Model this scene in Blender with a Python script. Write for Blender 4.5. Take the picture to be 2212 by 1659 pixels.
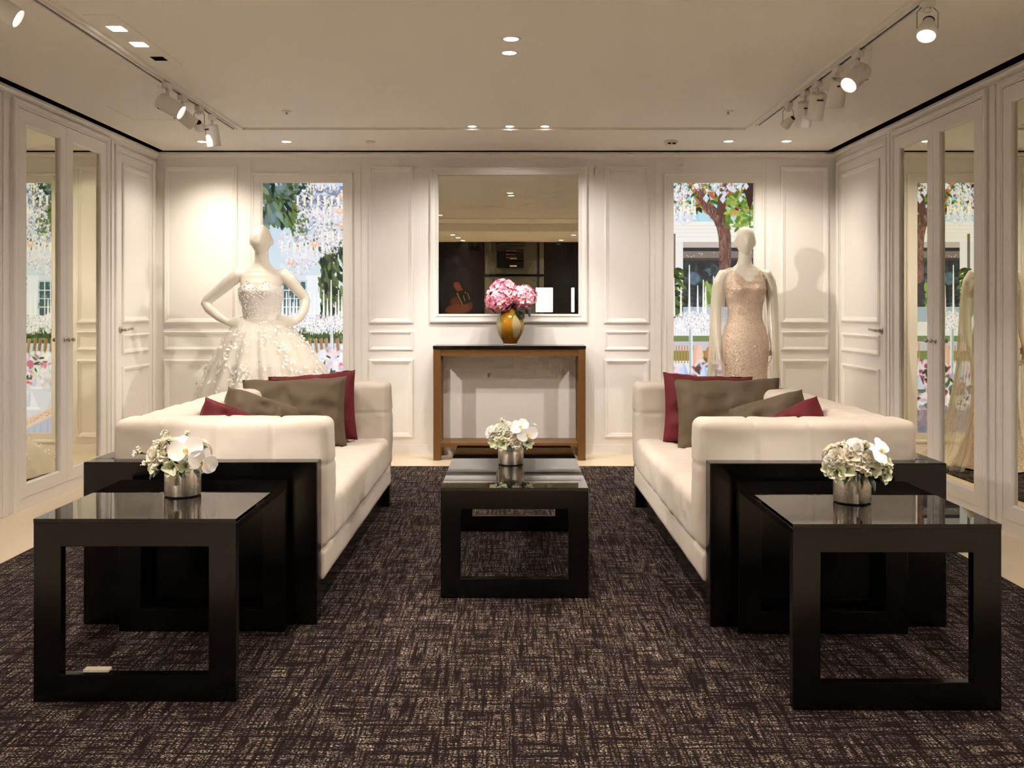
import bpy, bmesh, math, random
import numpy as np
from mathutils import Vector, Matrix, Euler, noise

random.seed(7)
for o in list(bpy.data.objects):
    bpy.data.objects.remove(o)
SC = bpy.context.scene
COL = SC.collection
PI = math.pi
R = math.radians

# ---------------------------------------------------------------- camera, world, exposure
CX, CY, F, EYE = 1104.0, 668.0, 2000.0, 1.2      # principal point and focal length in photo pixels
cam = bpy.data.cameras.new('camera')
cam.sensor_width = 36.0
cam.lens = 36.0 * F / 2212.0
cam.shift_x = (1106.0 - CX) / 2212.0
cam.shift_y = -(829.5 - CY) / 2212.0
cam.clip_start = 0.05
camo = bpy.data.objects.new('camera', cam)
COL.objects.link(camo)
camo.location = (0, 0, EYE)
camo.rotation_euler = (R(90), 0, 0)
SC.camera = camo

w = bpy.data.worlds.new('world')
SC.world = w
w.use_nodes = True
w.node_tree.nodes['Background'].inputs[0].default_value = (0, 0, 0, 1)
w.node_tree.nodes['Background'].inputs[1].default_value = 0.0
SC.view_settings.view_transform = 'Standard'
SC.view_settings.look = 'None'
SC.view_settings.gamma = 1.0
SC.view_settings.use_curve_mapping = False
SC.view_settings.exposure = 0.0

SC.cycles.max_bounces = 6
SC.cycles.diffuse_bounces = 4
SC.cycles.glossy_bounces = 4
SC.cycles.transmission_bounces = 2
SC.cycles.transparent_max_bounces = 8
SC.cycles.caustics_reflective = False
SC.cycles.caustics_refractive = False
SC.cycles.adaptive_threshold = 0.12
SC.cycles.adaptive_min_samples = 12
SC.cycles.use_light_tree = False

POWER = 0.90                    # overall dimmer setting
COOL = (1.0, 0.925, 0.865)      # whiter lamps over the console
YELLOW = (1.0, 0.875, 0.69)     # warm wall washer on the left
WARM = (1.0, 0.878, 0.785)       # lamp colour
DOWN_W = 62.0                   # downlight power
TRACK_W = 70.0                  # track head power

# ---------------------------------------------------------------- room dimensions (metres)
YB = 7.668                      # back wall
XL, XR = -2.937, 2.691          # side walls
YF = -1.05                      # wall behind the camera
HC = 2.507                      # soffit height
HT = 2.524                      # raised tray height
YH = 1.2                        # header beam
HL = 2.387                      # low ceiling behind the header
K = YB / F                      # metres per pixel on the back wall


def bx_(px):
    return (px - CX) * K


def bz_(py):
    return EYE + (CY - py) * K


def s2l(c):
    out = []
    for v in c[:3]:
        v = v / 255.0
        out.append(v / 12.92 if v <= 0.04045 else ((v + 0.055) / 1.055) ** 2.4)
    return tuple(out)


# ---------------------------------------------------------------- materials
MATS = {}


def mat(name, col=(200, 200, 200), rough=0.5, metal=0.0, spec=0.5, coat=0.0, coat_rough=0.05,
        bump=None, var=None, trans=0.0, ior=1.5, sub=0.0, sheen=0.0, lin=False):
    """Principled material; bump=(scale, strength, distance, (sx,sy,sz)), var=(scale, amount, stretch)."""
    m = bpy.data.materials.new(name)
    m.use_nodes = True
    nt = m.node_tree
    b = nt.nodes['Principled BSDF']
    c = col if lin else s2l(col)
    b.inputs['Base Color'].default_value = (*c, 1)
    b.inputs['Roughness'].default_value = rough
    b.inputs['Metallic'].default_value = metal
    b.inputs['Specular IOR Level'].default_value = spec
    b.inputs['Coat Weight'].default_value = coat
    b.inputs['Coat Roughness'].default_value = coat_rough
    b.inputs['Transmission Weight'].default_value = trans
    b.inputs['IOR'].default_value = ior
    if sheen:
        b.inputs['Sheen Weight'].default_value = sheen
    if sub:
        b.inputs['Subsurface Weight'].default_value = sub
        b.inputs['Subsurface Radius'].default_value = (0.02, 0.015, 0.01)
    tc = nt.nodes.new('ShaderNodeTexCoord')

    def mapped(st):
        mp = nt.nodes.new('ShaderNodeMapping')
        mp.inputs['Scale'].default_value = st
        nt.links.new(tc.outputs['Object'], mp.inputs['Vector'])
        return mp.outputs['Vector']
    if bump:
        n = nt.nodes.new('ShaderNodeTexNoise')
        n.inputs['Scale'].default_value = bump[0]
        n.inputs['Detail'].default_value = 4
        nt.links.new(mapped(bump[3] if len(bump) > 3 else (1, 1, 1)), n.inputs['Vector'])
        bp = nt.nodes.new('ShaderNodeBump')
        bp.inputs['Strength'].default_value = bump[1]
        bp.inputs['Distance'].default_value = bump[2]
        nt.links.new(n.outputs['Fac'], bp.inputs['Height'])
        nt.links.new(bp.outputs['Normal'], b.inputs['Normal'])
    if var:
        n = nt.nodes.new('ShaderNodeTexNoise')
        n.inputs['Scale'].default_value = var[0]
        n.inputs['Detail'].default_value = 5
        nt.links.new(mapped(var[2] if len(var) > 2 else (1, 1, 1)), n.inputs['Vector'])
        mx = nt.nodes.new('ShaderNodeMix')
        mx.data_type = 'RGBA'
        a = var[1]
        mx.inputs['A'].default_value = (*[max(0, x * (1 - a)) for x in c], 1)
        mx.inputs['B'].default_value = (*[min(1, x * (1 + a)) for x in c], 1)
        nt.links.new(n.outputs['Fac'], mx.inputs['Factor'])
        nt.links.new(mx.outputs['Result'], b.inputs['Base Color'])
    MATS[name] = m
    return m


def emis(name, col, strength):
    m = bpy.data.materials.new(name)
    m.use_nodes = True
    nt = m.node_tree
    nt.nodes.remove(nt.nodes['Principled BSDF'])
    e = nt.nodes.new('ShaderNodeEmission')
    e.inputs[0].default_value = (*col, 1)
    e.inputs[1].default_value = strength
    nt.links.new(e.outputs[0], nt.nodes['Material Output'].inputs[0])
    MATS[name] = m
    return m


mat('wall_paint', (236, 232, 226), 0.38, spec=0.35)
mat('door_paint', (238, 234, 228), 0.30, spec=0.4)
mat('ceiling_paint', (244, 239, 230), 0.75, spec=0.2)
mat('gap_black', (10, 8, 7), 0.9, spec=0.05)
mat('floor_stone', (226, 208, 178), 0.09, spec=0.5, var=(2.2, 0.05))
mat('lacquer', (7, 6, 5), 0.2, spec=0.5)
mat('lacquer_gloss', (8, 6, 5), 0.16, spec=0.5)
mat('black_glass', (5, 4, 4), 0.015, spec=0.62)
mat('fabric', (226, 217, 204), 0.85, spec=0.15, var=(7, 0.035))
mat('taupe', (106, 92, 74), 0.62, spec=0.25, var=(60, 0.16, (1, 1, 9)))
mat('burgundy', (112, 36, 44), 0.62, spec=0.25, var=(50, 0.14, (1, 1, 9)))
mat('oak', (106, 72, 34), 0.45, spec=0.4, var=(10, 0.22, (9, 9, 0.6)))
mat('granite', (14, 11, 10), 0.12, spec=0.5)
mat('mirror', (226, 222, 206), 0.0, metal=1.0)
mat('mirror_side', (232, 229, 208), 0.0, metal=1.0)
mat('steel', (190, 182, 170), 0.28, metal=1.0)
mat('mannequin_gloss', (236, 230, 216), 0.16, spec=0.5, coat=0.6, coat_rough=0.03)
mat('white_metal', (228, 224, 218), 0.4, spec=0.4)
mat('grey_metal', (150, 146, 140), 0.4, metal=0.3)
mat('dark_plastic', (18, 16, 15), 0.5)
mat('card_white', (232, 222, 205), 0.6)
mat('orchid_lip', (222, 196, 96), 0.5)
mat('orchid_heart', (150, 62, 36), 0.5)
mat('leaf_dark', (26, 40, 22), 0.4, spec=0.4, var=(30, 0.3))
mat('leaf_mid', (96, 112, 52), 0.5)
mat('wax_flower', (240, 234, 208), 0.6)
mat('glass_foot', (226, 224, 220), 0.08, spec=0.6)
mat('lace', (252, 248, 242), 0.5, spec=0.4, sheen=0.3)
mat('applique', (255, 253, 249), 0.7, spec=0.3)
mat('front_dark', (12, 9, 8), 0.12, spec=0.5)
mat('front_grey', (92, 88, 76), 0.12, spec=0.5)
mat('chip_red', (120, 66, 60), 0.5)
emis('lamp_glow', (1.0, 0.93, 0.80), 14.0)
emis('lamp_panel', (1.0, 0.95, 0.86), 3.0)
emis('red_led', (1.0, 0.25, 0.1), 1.0)


def rug_material():
    m = bpy.data.materials.new('rug_weave')
    m.use_nodes = True
    nt = m.node_tree
    L = nt.links.new
    b = nt.nodes['Principled BSDF']
    b.inputs['Roughness'].default_value = 0.95
    b.inputs['Specular IOR Level'].default_value = 0.08
    tc = nt.nodes.new('ShaderNodeTexCoord')

    def nz(sx, sy, det=2.0, off=0.0, rough=0.5):
        mp = nt.nodes.new('ShaderNodeMapping')
        mp.inputs['Scale'].default_value = (sx, sy, 1)
        mp.inputs['Location'].default_value = (off, off * 1.7, 0)
        L(tc.outputs['Object'], mp.inputs['Vector'])
        n = nt.nodes.new('ShaderNodeTexNoise')
        n.noise_dimensions = '2D'
        n.inputs['Scale'].default_value = 1.0
        n.inputs['Detail'].default_value = det
        n.inputs['Roughness'].default_value = rough
        L(mp.outputs['Vector'], n.inputs['Vector'])
        return n.outputs['Fac']

    def ramp(fac, a, c, inv=False):
        r = nt.nodes.new('ShaderNodeMapRange')
        r.inputs['From Min'].default_value = a
        r.inputs['From Max'].default_value = c
        r.inputs['To Min'].default_value = 1.0 if inv else 0.0
        r.inputs['To Max'].default_value = 0.0 if inv else 1.0
        L(fac, r.inputs['Value'])
        return r.outputs['Result']

    def mul(a, c):
        n = nt.nodes.new('ShaderNodeMath')
        n.operation = 'MULTIPLY'
        L(a, n.inputs[0])
        L(c, n.inputs[1])
        return n.outputs[0]
    fleck = ramp(nz(150, 165, 2.0, 3.1), 0.44, 0.72)          # small wool flecks
    tx = ramp(nz(5, 70, 3.0, 11.0), 0.34, 0.58)               # dark threads running across
    ty = ramp(nz(68, 4.5, 3.0, 23.0), 0.34, 0.58)             # dark threads running along
    fx = ramp(nz(14, 150, 1.0, 31.0), 0.30, 0.55)
    fy = ramp(nz(150, 12, 1.0, 37.0), 0.30, 0.55)
    patch = ramp(nz(4, 4, 3.0, 40.0), 0.2, 0.8)
    f = mul(mul(mul(fleck, tx), ty), mul(fx, fy))
    mxp = nt.nodes.new('ShaderNodeMath')
    mxp.operation = 'MULTIPLY_ADD'
    L(patch, mxp.inputs[0])
    mxp.inputs[1].default_value = 0.7
    mxp.inputs[2].default_value = 1.15
    f = mul(f, mxp.outputs[0])
    mx = nt.nodes.new('ShaderNodeMix')
    mx.data_type = 'RGBA'
    mx.inputs['A'].default_value = (*s2l((33, 23, 22)), 1)
    mx.inputs['B'].default_value = (*s2l((192, 174, 158)), 1)
    L(f, mx.inputs['Factor'])
    L(mx.outputs['Result'], b.inputs['Base Color'])
    MATS['rug_weave'] = m


rug_material()


def petal_mat(name, col):
    m = bpy.data.materials.new(name)
    m.use_nodes = True
    nt = m.node_tree
    nt.nodes.remove(nt.nodes['Principled BSDF'])
    d = nt.nodes.new('ShaderNodeBsdfDiffuse')
    d.inputs[0].default_value = (*s2l(col), 1)
    t = nt.nodes.new('ShaderNodeBsdfTranslucent')
    t.inputs[0].default_value = (*s2l(col), 1)
    a = nt.nodes.new('ShaderNodeMixShader')
    a.inputs[0].default_value = 0.27
    nt.links.new(d.outputs[0], a.inputs[1])
    nt.links.new(t.outputs[0], a.inputs[2])
    nt.links.new(a.outputs[0], nt.nodes['Material Output'].inputs[0])
    MATS[name] = m


petal_mat('petal_white', (253, 251, 247))
petal_mat('petal_cream', (253, 246, 230))
petal_mat('petal_green', (236, 240, 210))


def pot_material():
    m = mat('brushed_pot', (240, 230, 214), 0.34, metal=1.0, bump=(1.0, 0.25, 0.002, (10, 10, 300)))
    nt = m.node_tree
    b = nt.nodes['Principled BSDF']
    b.inputs['Anisotropic'].default_value = 0.9
    b.inputs['Anisotropic Rotation'].default_value = 0.25
    t = nt.nodes.new('ShaderNodeTangent')
    t.direction_type = 'RADIAL'
    t.axis = 'Z'
    nt.links.new(t.outputs[0], b.inputs['Tangent'])


pot_material()


def sheer(name, col, opacity, rough=0.6):
    """Woven sheer cloth: a share of the light passes between the threads."""
    m = bpy.data.materials.new(name)
    m.use_nodes = True
    nt = m.node_tree
    L = nt.links.new
    nt.nodes.remove(nt.nodes['Principled BSDF'])
    d = nt.nodes.new('ShaderNodeBsdfDiffuse')
    d.inputs[0].default_value = (*s2l(col), 1)
    t = nt.nodes.new('ShaderNodeBsdfTranslucent')
    t.inputs[0].default_value = (*s2l(col), 1)
    a = nt.nodes.new('ShaderNodeMixShader')
    a.inputs[0].default_value = 0.35
    L(d.outputs[0], a.inputs[1])
    L(t.outputs[0], a.inputs[2])
    tr = nt.nodes.new('ShaderNodeBsdfTransparent')
    mx = nt.nodes.new('ShaderNodeMixShader')
    mx.inputs[0].default_value = opacity
    L(tr.outputs[0], mx.inputs[1])
    L(a.outputs[0], mx.inputs[2])
    L(mx.outputs[0], nt.nodes['Material Output'].inputs[0])
    MATS[name] = m


sheer('tulle', (250, 246, 236), 0.45)
sheer('cape_veil', (248, 242, 224), 0.30)
mat('skirt_lining', (250, 246, 238), 0.8, spec=0.1)


def sequin_material():
    m = mat('sequin', (214, 190, 164), 0.45, metal=0.15, spec=0.6)
    nt = m.node_tree
    L = nt.links.new
    b = nt.nodes['Principled BSDF']
    tc = nt.nodes.new('ShaderNodeTexCoord')
    v = nt.nodes.new('ShaderNodeTexVoronoi')
    v.inputs['Scale'].default_value = 210
    L(tc.outputs['Object'], v.inputs['Vector'])
    g = nt.nodes.new('ShaderNodeNewGeometry')
    sub = nt.nodes.new('ShaderNodeVectorMath')
    sub.operation = 'SUBTRACT'
    sub.inputs[1].default_value = (0.5, 0.5, 0.5)
    L(v.outputs['Color'], sub.inputs[0])
    ma = nt.nodes.new('ShaderNodeVectorMath')
    ma.operation = 'MULTIPLY_ADD'
    ma.inputs[1].default_value = (0.6, 0.6, 0.6)
    L(sub.outputs[0], ma.inputs[0])
    L(g.outputs['Normal'], ma.inputs[2])
    nn = nt.nodes.new('ShaderNodeVectorMath')
    nn.operation = 'NORMALIZE'
    L(ma.outputs[0], nn.inputs[0])
    L(nn.outputs[0], b.inputs['Normal'])
    mx = nt.nodes.new('ShaderNodeMix')
    mx.data_type = 'RGBA'
    mx.inputs['A'].default_value = (*s2l((198, 168, 142)), 1)
    mx.inputs['B'].default_value = (*s2l((238, 220, 200)), 1)
    sp = nt.nodes.new('ShaderNodeSeparateColor')
    L(v.outputs['Color'], sp.inputs[0])
    L(sp.outputs[0], mx.inputs['Factor'])
    L(mx.outputs['Result'], b.inputs['Base Color'])


sequin_material()
mat('sequin_disc', (255, 242, 224), 0.32, metal=1.0)


def attr_material(name, strength, emission=True, rough=0.3):
    m = bpy.data.materials.new(name)
    m.use_nodes = True
    nt = m.node_tree
    L = nt.links.new
    b = nt.nodes['Principled BSDF']
    a = nt.nodes.new('ShaderNodeAttribute')
    a.attribute_name = 'print'
    if emission:
        b.inputs['Base Color'].default_value = (0.02, 0.02, 0.02, 1)
        b.inputs['Roughness'].default_value = rough
        b.inputs['Emission Strength'].default_value = strength
        L(a.outputs['Color'], b.inputs['Emission Color'])
    else:
        b.inputs['Roughness'].default_value = rough
        L(a.outputs['Color'], b.inputs['Base Color'])
    MATS[name] = m


attr_material('lightbox_print', 1.0)
attr_material('poster_print', 1.0, emission=False, rough=0.15)
attr_material('vase_glass', 1.0, emission=False, rough=0.05)
attr_material('hydrangea', 1.0, emission=False, rough=0.6)


# ---------------------------------------------------------------- mesh helpers
class MB:
    def __init__(self):
        self.v = []
        self.f = []

    def box(self, x0, x1, y0, y1, z0, z1):
        x0, x1 = min(x0, x1), max(x0, x1)
        y0, y1 = min(y0, y1), max(y0, y1)
        z0, z1 = min(z0, z1), max(z0, z1)
        i = len(self.v)
        self.v += [(x0, y0, z0), (x1, y0, z0), (x1, y1, z0), (x0, y1, z0),
                   (x0, y0, z1), (x1, y0, z1), (x1, y1, z1), (x0, y1, z1)]
        self.f += [[i + k for k in q] for q in ((0, 3, 2, 1), (4, 5, 6, 7), (0, 1, 5, 4), (1, 2, 6, 5), (2, 3, 7, 6), (3, 0, 4, 7))]
        return self

    def rings(self, rr, cap=True, closed=True):
        i = len(self.v)
        n = len(rr[0])
        for r in rr:
            self.v += [tuple(p) for p in r]
        for a in range(len(rr) - 1):
            for k in range(n if closed else n - 1):
                k2 = (k + 1) % n
                self.f.append([i + a * n + k, i + a * n + k2, i + (a + 1) * n + k2, i + (a + 1) * n + k])
        if cap:
            self.f.append([i + k for k in range(n)][::-1])
            self.f.append([i + (len(rr) - 1) * n + k for k in range(n)])
        return self

    def lathe(self, prof, n=32, c=(0, 0, 0), cap=True):
        return self.rings([[(c[0] + r * math.cos(2 * PI * k / n), c[1] + r * math.sin(2 * PI * k / n), c[2] + z)
                            for k in range(n)] for r, z in prof], cap)

    def tube(self, pts, rad, n=10, cap=True):
        pts = [Vector(p) for p in pts]
        if not hasattr(rad, '__len__'):
            rad = [rad] * len(pts)
        rr = []
        up = None
        for i, p in enumerate(pts):
            d = (pts[min(i + 1, len(pts) - 1)] - pts[max(i - 1, 0)]).normalized()
            if up is None:
                up = Vector((0, 0, 1)) if abs(d.z) < 0.9 else Vector((0, 1, 0))
            a = d.cross(up).normalized()
            b = a.cross(d).normalized()
            up = b
            rr.append([p + a * rad[i] * math.cos(2 * PI * k / n) + b * rad[i] * math.sin(2 * PI * k / n) for k in range(n)])
        return self.rings(rr, cap)

    def ellipsoid(self, c, r, n=16, m=10, fn=None):
        rr = []
        for j in range(1, m):
            t = PI * j / m
            ring = []
            for k in range(n):
                a = 2 * PI * k / n
                p = Vector((math.sin(t) * math.cos(a), math.sin(t) * math.sin(a), -math.cos(t)))
                if fn:
                    p = fn(p)
                ring.append((c[0] + r[0] * p.x, c[1] + r[1] * p.y, c[2] + r[2] * p.z))
            rr.append(ring)
        return self.rings(rr, True)

    def grid(self, fn, nu, nv):
        i = len(self.v)
        for b in range(nv + 1):
            for a in range(nu + 1):
                self.v.append(tuple(fn(a / nu, b / nv)))
        for b in range(nv):
            for a in range(nu):
                q = i + b * (nu + 1) + a
                self.f.append([q, q + 1, q + nu + 2, q + nu + 1])
        return self

    def build(self, name, m, parent=None, smooth=False, bevel=0.0, fix=True, loc=(0, 0, 0), rot=(0, 0, 0), weld=False):
        me = bpy.data.meshes.new(name)
        me.from_pydata(self.v, [], self.f)
        if fix or weld:
            bm = bmesh.new()
            bm.from_mesh(me)
            if weld:
                bmesh.ops.remove_doubles(bm, verts=bm.verts, dist=1e-5)
            if fix:
                bmesh.ops.recalc_face_normals(bm, faces=bm.faces)
            bm.to_mesh(me)
            bm.free()
        return link(name, me, m, parent, smooth, bevel, loc, rot)


def link(name, me, m=None, parent=None, smooth=False, bevel=0.0, loc=(0, 0, 0), rot=(0, 0, 0)):
    if m:
        me.materials.append(MATS[m])
    if smooth:
        me.polygons.foreach_set('use_smooth', [True] * len(me.polygons))
    o = bpy.data.objects.new(name, me)
    COL.objects.link(o)
    o.location = loc
    o.rotation_euler = rot
    if parent:
        o.parent = parent
    if bevel:
        b = o.modifiers.new('bevel', 'BEVEL')
        b.width = bevel
        b.segments = 2
        b.limit_method = 'ANGLE'
        b.harden_normals = False
    return o


def tag(o, label, cat, group=None):
    o['label'] = label
    o['category'] = cat
    if group:
        o['group'] = group
    return o


def thing(name, label, cat, loc=(0, 0, 0), rot=(0, 0, 0), group=None):
    o = bpy.data.objects.new(name, None)
    o.empty_display_size = 0.1
    COL.objects.link(o)
    o.location = loc
    o.rotation_euler = rot
    return tag(o, label, cat, group)


def struct(o):
    o['kind'] = 'structure'
    return o


def stuff(o):
    o['kind'] = 'stuff'
    return o


def part_box(name, m, parent, x0, x1, y0, y1, z0, z1, bevel=0.0):
    return MB().box(x0, x1, y0, y1, z0, z1).build(name, m, parent, bevel=bevel, fix=False)


# wall coordinates: a along the wall, b up, h out of the wall into the room
def wmap(side):
    return {'back': lambda a, b, h: (a, YB - h, b),
            'left': lambda a, b, h: (XL + h, a, b),
            'right': lambda a, b, h: (XR - h, a, b),
            'front': lambda a, b, h: (a, YF + h, b)}[side]


def wbox(mb, side, a0, a1, b0, b1, h0, h1):
    p = wmap(side)(a0, b0, h0)
    q = wmap(side)(a1, b1, h1)
    return mb.box(p[0], q[0], p[1], q[1], p[2], q[2])


PROF = [(0.0, 0.0), (0.0, 0.010), (0.010, 0.016), (0.018, 0.016), (0.022, 0.009), (0.034, 0.006), (0.042, 0.001), (0.044, 0.0)]


def moulding(side, a0, a1, b0, b1, name, parent, m='wall_paint', prof=PROF, scale=1.0, h0=0.0):
    """A mitred frame swept round a rectangle on a wall."""
    W = wmap(side)
    mb = MB()
    rr = []
    for off, h in prof:
        off *= scale
        h *= scale
        rr.append([W(a0 + off, b0 + off, h0 + h), W(a1 - off, b0 + off, h0 + h),
                   W(a1 - off, b1 - off, h0 + h), W(a0 + off, b1 - off, h0 + h)])
    mb.rings(rr, cap=False)
    return mb.build(name, m, parent)


def soft_box(hx, hy, hz, r, step=0.02, seams=(), crown=(0, 0, 0), wob=0.0, seed=0.0):
    """Upholstered block: rounded edges, sewn channels, a slight crown and cloth waviness."""
    h = (hx, hy, hz)
    n = [max(4, int(round(2 * q / step))) for q in h]
    idx = {}
    V = []
    Fc = []

    def vid(p):
        k = (round(p[0], 5), round(p[1], 5), round(p[2], 5))
        if k not in idx:
            idx[k] = len(V)
            V.append(p)
        return idx[k]
    for ax in range(3):
        u, v = (ax + 1) % 3, (ax + 2) % 3
        for sg in (-1, 1):
            for i in range(n[u]):
                for j in range(n[v]):
                    q = []
                    for di, dj in ((0, 0), (1, 0), (1, 1), (0, 1)):
                        p = [0, 0, 0]
                        p[ax] = sg * h[ax]
                        p[u] = -h[u] + 2 * h[u] * (i + di) / n[u]
                        p[v] = -h[v] + 2 * h[v] * (j + dj) / n[v]
                        q.append(vid(tuple(p)))
                    Fc.append(q if sg > 0 else q[::-1])
    out = []
    for p in V:
        q = [max(-(h[i] - r), min(h[i] - r, p[i])) for i in range(3)]
        d = Vector([p[i] - q[i] for i in range(3)])
        nn = d.normalized()
        z = Vector(q) + nn * r
        for i in range(3):
            if crown[i]:
                o = [k for k in range(3) if k != i]
                f = (1 - (p[o[0]] / h[o[0]]) ** 2) * (1 - (p[o[1]] / h[o[1]]) ** 2)
                z[i] += crown[i] * f * nn[i]
        dd = 0.0
        for ax, pos, dep, wd in seams:
            dd = max(dd, dep * math.exp(-((p[ax] - pos) / wd) ** 2))
        z -= nn * dd
        if wob:
            z += nn * wob * (noise.noise(Vector((p[0] * 9 + seed, p[1] * 9, p[2] * 9))) + 0.5 * noise.noise(Vector((p[0] * 22, p[1] * 22 + seed, p[2] * 22))))
        out.append(tuple(z))
    mb = MB()
    mb.v = out
    mb.f = Fc
    return mb


# ================================================================ THE ROOM
# floor
struct(MB().box(XL - 0.1, XR + 0.1, YF - 0.1, YB + 0.1, -0.1, 0.0).build('floor', 'floor_stone', fix=False))

# walls
OPEN = [(bx_(567), bx_(742)), (bx_(1453), bx_(1628))]      # picture windows in the back wall
OZ0, OZ1 = bz_(940), bz_(395)
mb = MB()
edges = [XL - 0.12, OPEN[0][0], OPEN[0][1], OPEN[1][0], OPEN[1][1], XR + 0.12]
for i in range(5):
    if i % 2 == 0:
        mb.box(edges[i], edges[i + 1], YB, YB + 0.015, 0, 2.62)
    else:
        mb.box(edges[i], edges[i + 1], YB, YB + 0.015, 0, OZ0)
        mb.box(edges[i], edges[i + 1], YB, YB + 0.015, OZ1, 2.62)
wall_back = struct(mb.build('wall_back', 'wall_paint', fix=False))
wall_left = struct(MB().box(XL - 0.12, XL, YF, YB, 0, 2.62).build('wall_left', 'wall_paint', fix=False))
wall_right = struct(MB().box(XR, XR + 0.12, YF, YB, 0, 2.62).build('wall_right', 'wall_paint', fix=False))
wall_front = struct(MB().box(XL - 0.12, XR + 0.12, YF - 0.12, YF, 0, 2.62).build('wall_front', 'front_dark', fix=False))

# ceiling: low soffit round a raised tray, dark shadow gap along the walls
TX0, TX1, TY0, TY1 = -1.958, 1.71, 1.9, 6.756
EX0, EX1, EY1 = -2.868, 2.612, 7.628
mb = MB()
mb.box(EX0, TX0, YH, EY1, HC, HC + 0.06)
mb.box(TX1, EX1, YH, EY1, HC, HC + 0.06)
mb.box(TX0, TX1, TY1, EY1, HC, HC + 0.06)
mb.box(TX0, TX1, YH, TY0, HC, HC + 0.06)
ceiling = struct(mb.build('ceiling', 'ceiling_paint', fix=False))
part_box('ceiling_tray', 'ceiling_paint', ceiling, TX0 - 0.02, TX1 + 0.02, TY0 - 0.02, TY1 + 0.02, HT, HT + 0.05)
mb = MB()
mb.box(XL - 0.1, XR + 0.1, YF, YB + 0.1, 2.60, 2.68)
mb.box(XL, XL + 0.006, YH, YB, HC - 0.004, 2.60)
mb.box(XR - 0.006, XR, YH, YB, HC - 0.004, 2.60)
mb.box(XL, XR, YB - 0.006, YB, HC - 0.004, 2.60)
mb.build('shadow_gap', 'gap_black', ceiling, fix=False)
part_box('ceiling_header', 'ceiling_paint', ceiling, XL, XR, YH - 0.12, YH, HL, 2.60)
part_box('low_ceiling', 'ceiling_paint', ceiling, XL, XR, YF, YH - 0.12, HL, HL + 0.05)
# access hatch outline in the left soffit
moulding_y = [(-2.58, 6.35), (-2.18, 6.95)]
mb = MB()
for (x0, x1, y0, y1) in ((-2.60, -2.15, 6.385, 6.388), (-2.60, -2.597, 5.95, 6.388)):
    mb.box(x0, x1, y0, y1, HC - 0.0006, HC + 0.001)
mb.build('hatch_seam', 'grey_metal', ceiling, fix=False)

# crown under the shadow gap
CROWN = [(0.0, 2.445), (0.004, 2.458), (0.014, 2.466), (0.026, 2.474), (0.030, 2.480), (0.030, 2.496), (0.0, 2.496)]
for side, a0, a1, n in (('back', XL, XR, 1), ('left', YF, YB, 2), ('right', YF, YB, 3)):
    W = wmap(side)
    mb = MB()
    mb.rings([[W(a0, z, h) for h, z in CROWN], [W(a1, z, h) for h, z in CROWN]])
    struct(mb.build('trim_%d' % n, 'wall_paint'))

# baseboards
def baseboard(side, spans, name):
    mb = MB()
    for a0, a1 in spans:
        wbox(mb, side, a0, a1, 0.0, 0.076, 0.0, 0.014)
        wbox(mb, side, a0, a1, 0.076, 0.082, 0.0, 0.009)
    return struct(mb.build(name, 'wall_paint', fix=False))


baseboard('back', [(XL, XR)], 'baseboard_back')

# back-wall panelling: three stacked panels in each bay (pixel spans measured on the wall plane)
BAYS = [(354, 513), (797, 893), (1305, 1402), (1686, 1790)]
for a, b in BAYS:
    for t, u in ((359, 699), (715, 757), (776, 946)):
        small = 0.72 if u - t < 60 else 1.0
        moulding('back', bx_(a), bx_(b), bz_(u), bz_(t), 'panel_moulding', wall_back, scale=small)
# flat pilaster strips between the bays
for a, b in ((513 + 15, 542), (766, 779), (1416, 1428), (1655, 1669)):
    mb = MB()
    wbox(mb, 'back', bx_(a), bx_(b), 0.082, 2.445, 0, 0.006)
    mb.build('pilaster', 'wall_paint', wall_back, fix=False)
for a in (908.5, 1283):
    mb = MB()
    wbox(mb, 'back', bx_(a) - 0.0015, bx_(a) + 0.0015, 0.082, 2.445, 0, 0.0015)
    mb.build('panel_seam', 'ceiling_paint', wall_back, fix=False)
# flat architrave round each light box
for a, b in ((543, 762), (1434, 1651)):
    moulding('back', bx_(a), bx_(b), bz_(956), bz_(374), 'architrave', wall_back,
             prof=[(0, 0), (0, 0.012), (0.006, 0.016), (0.020, 0.016), (0.024, 0.010), (0.080, 0.010), (0.080, 0.0)])

# ------------------------------------------------ side walls: panelled doors and mirrored wardrobe doors
door_no = [0]


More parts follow.
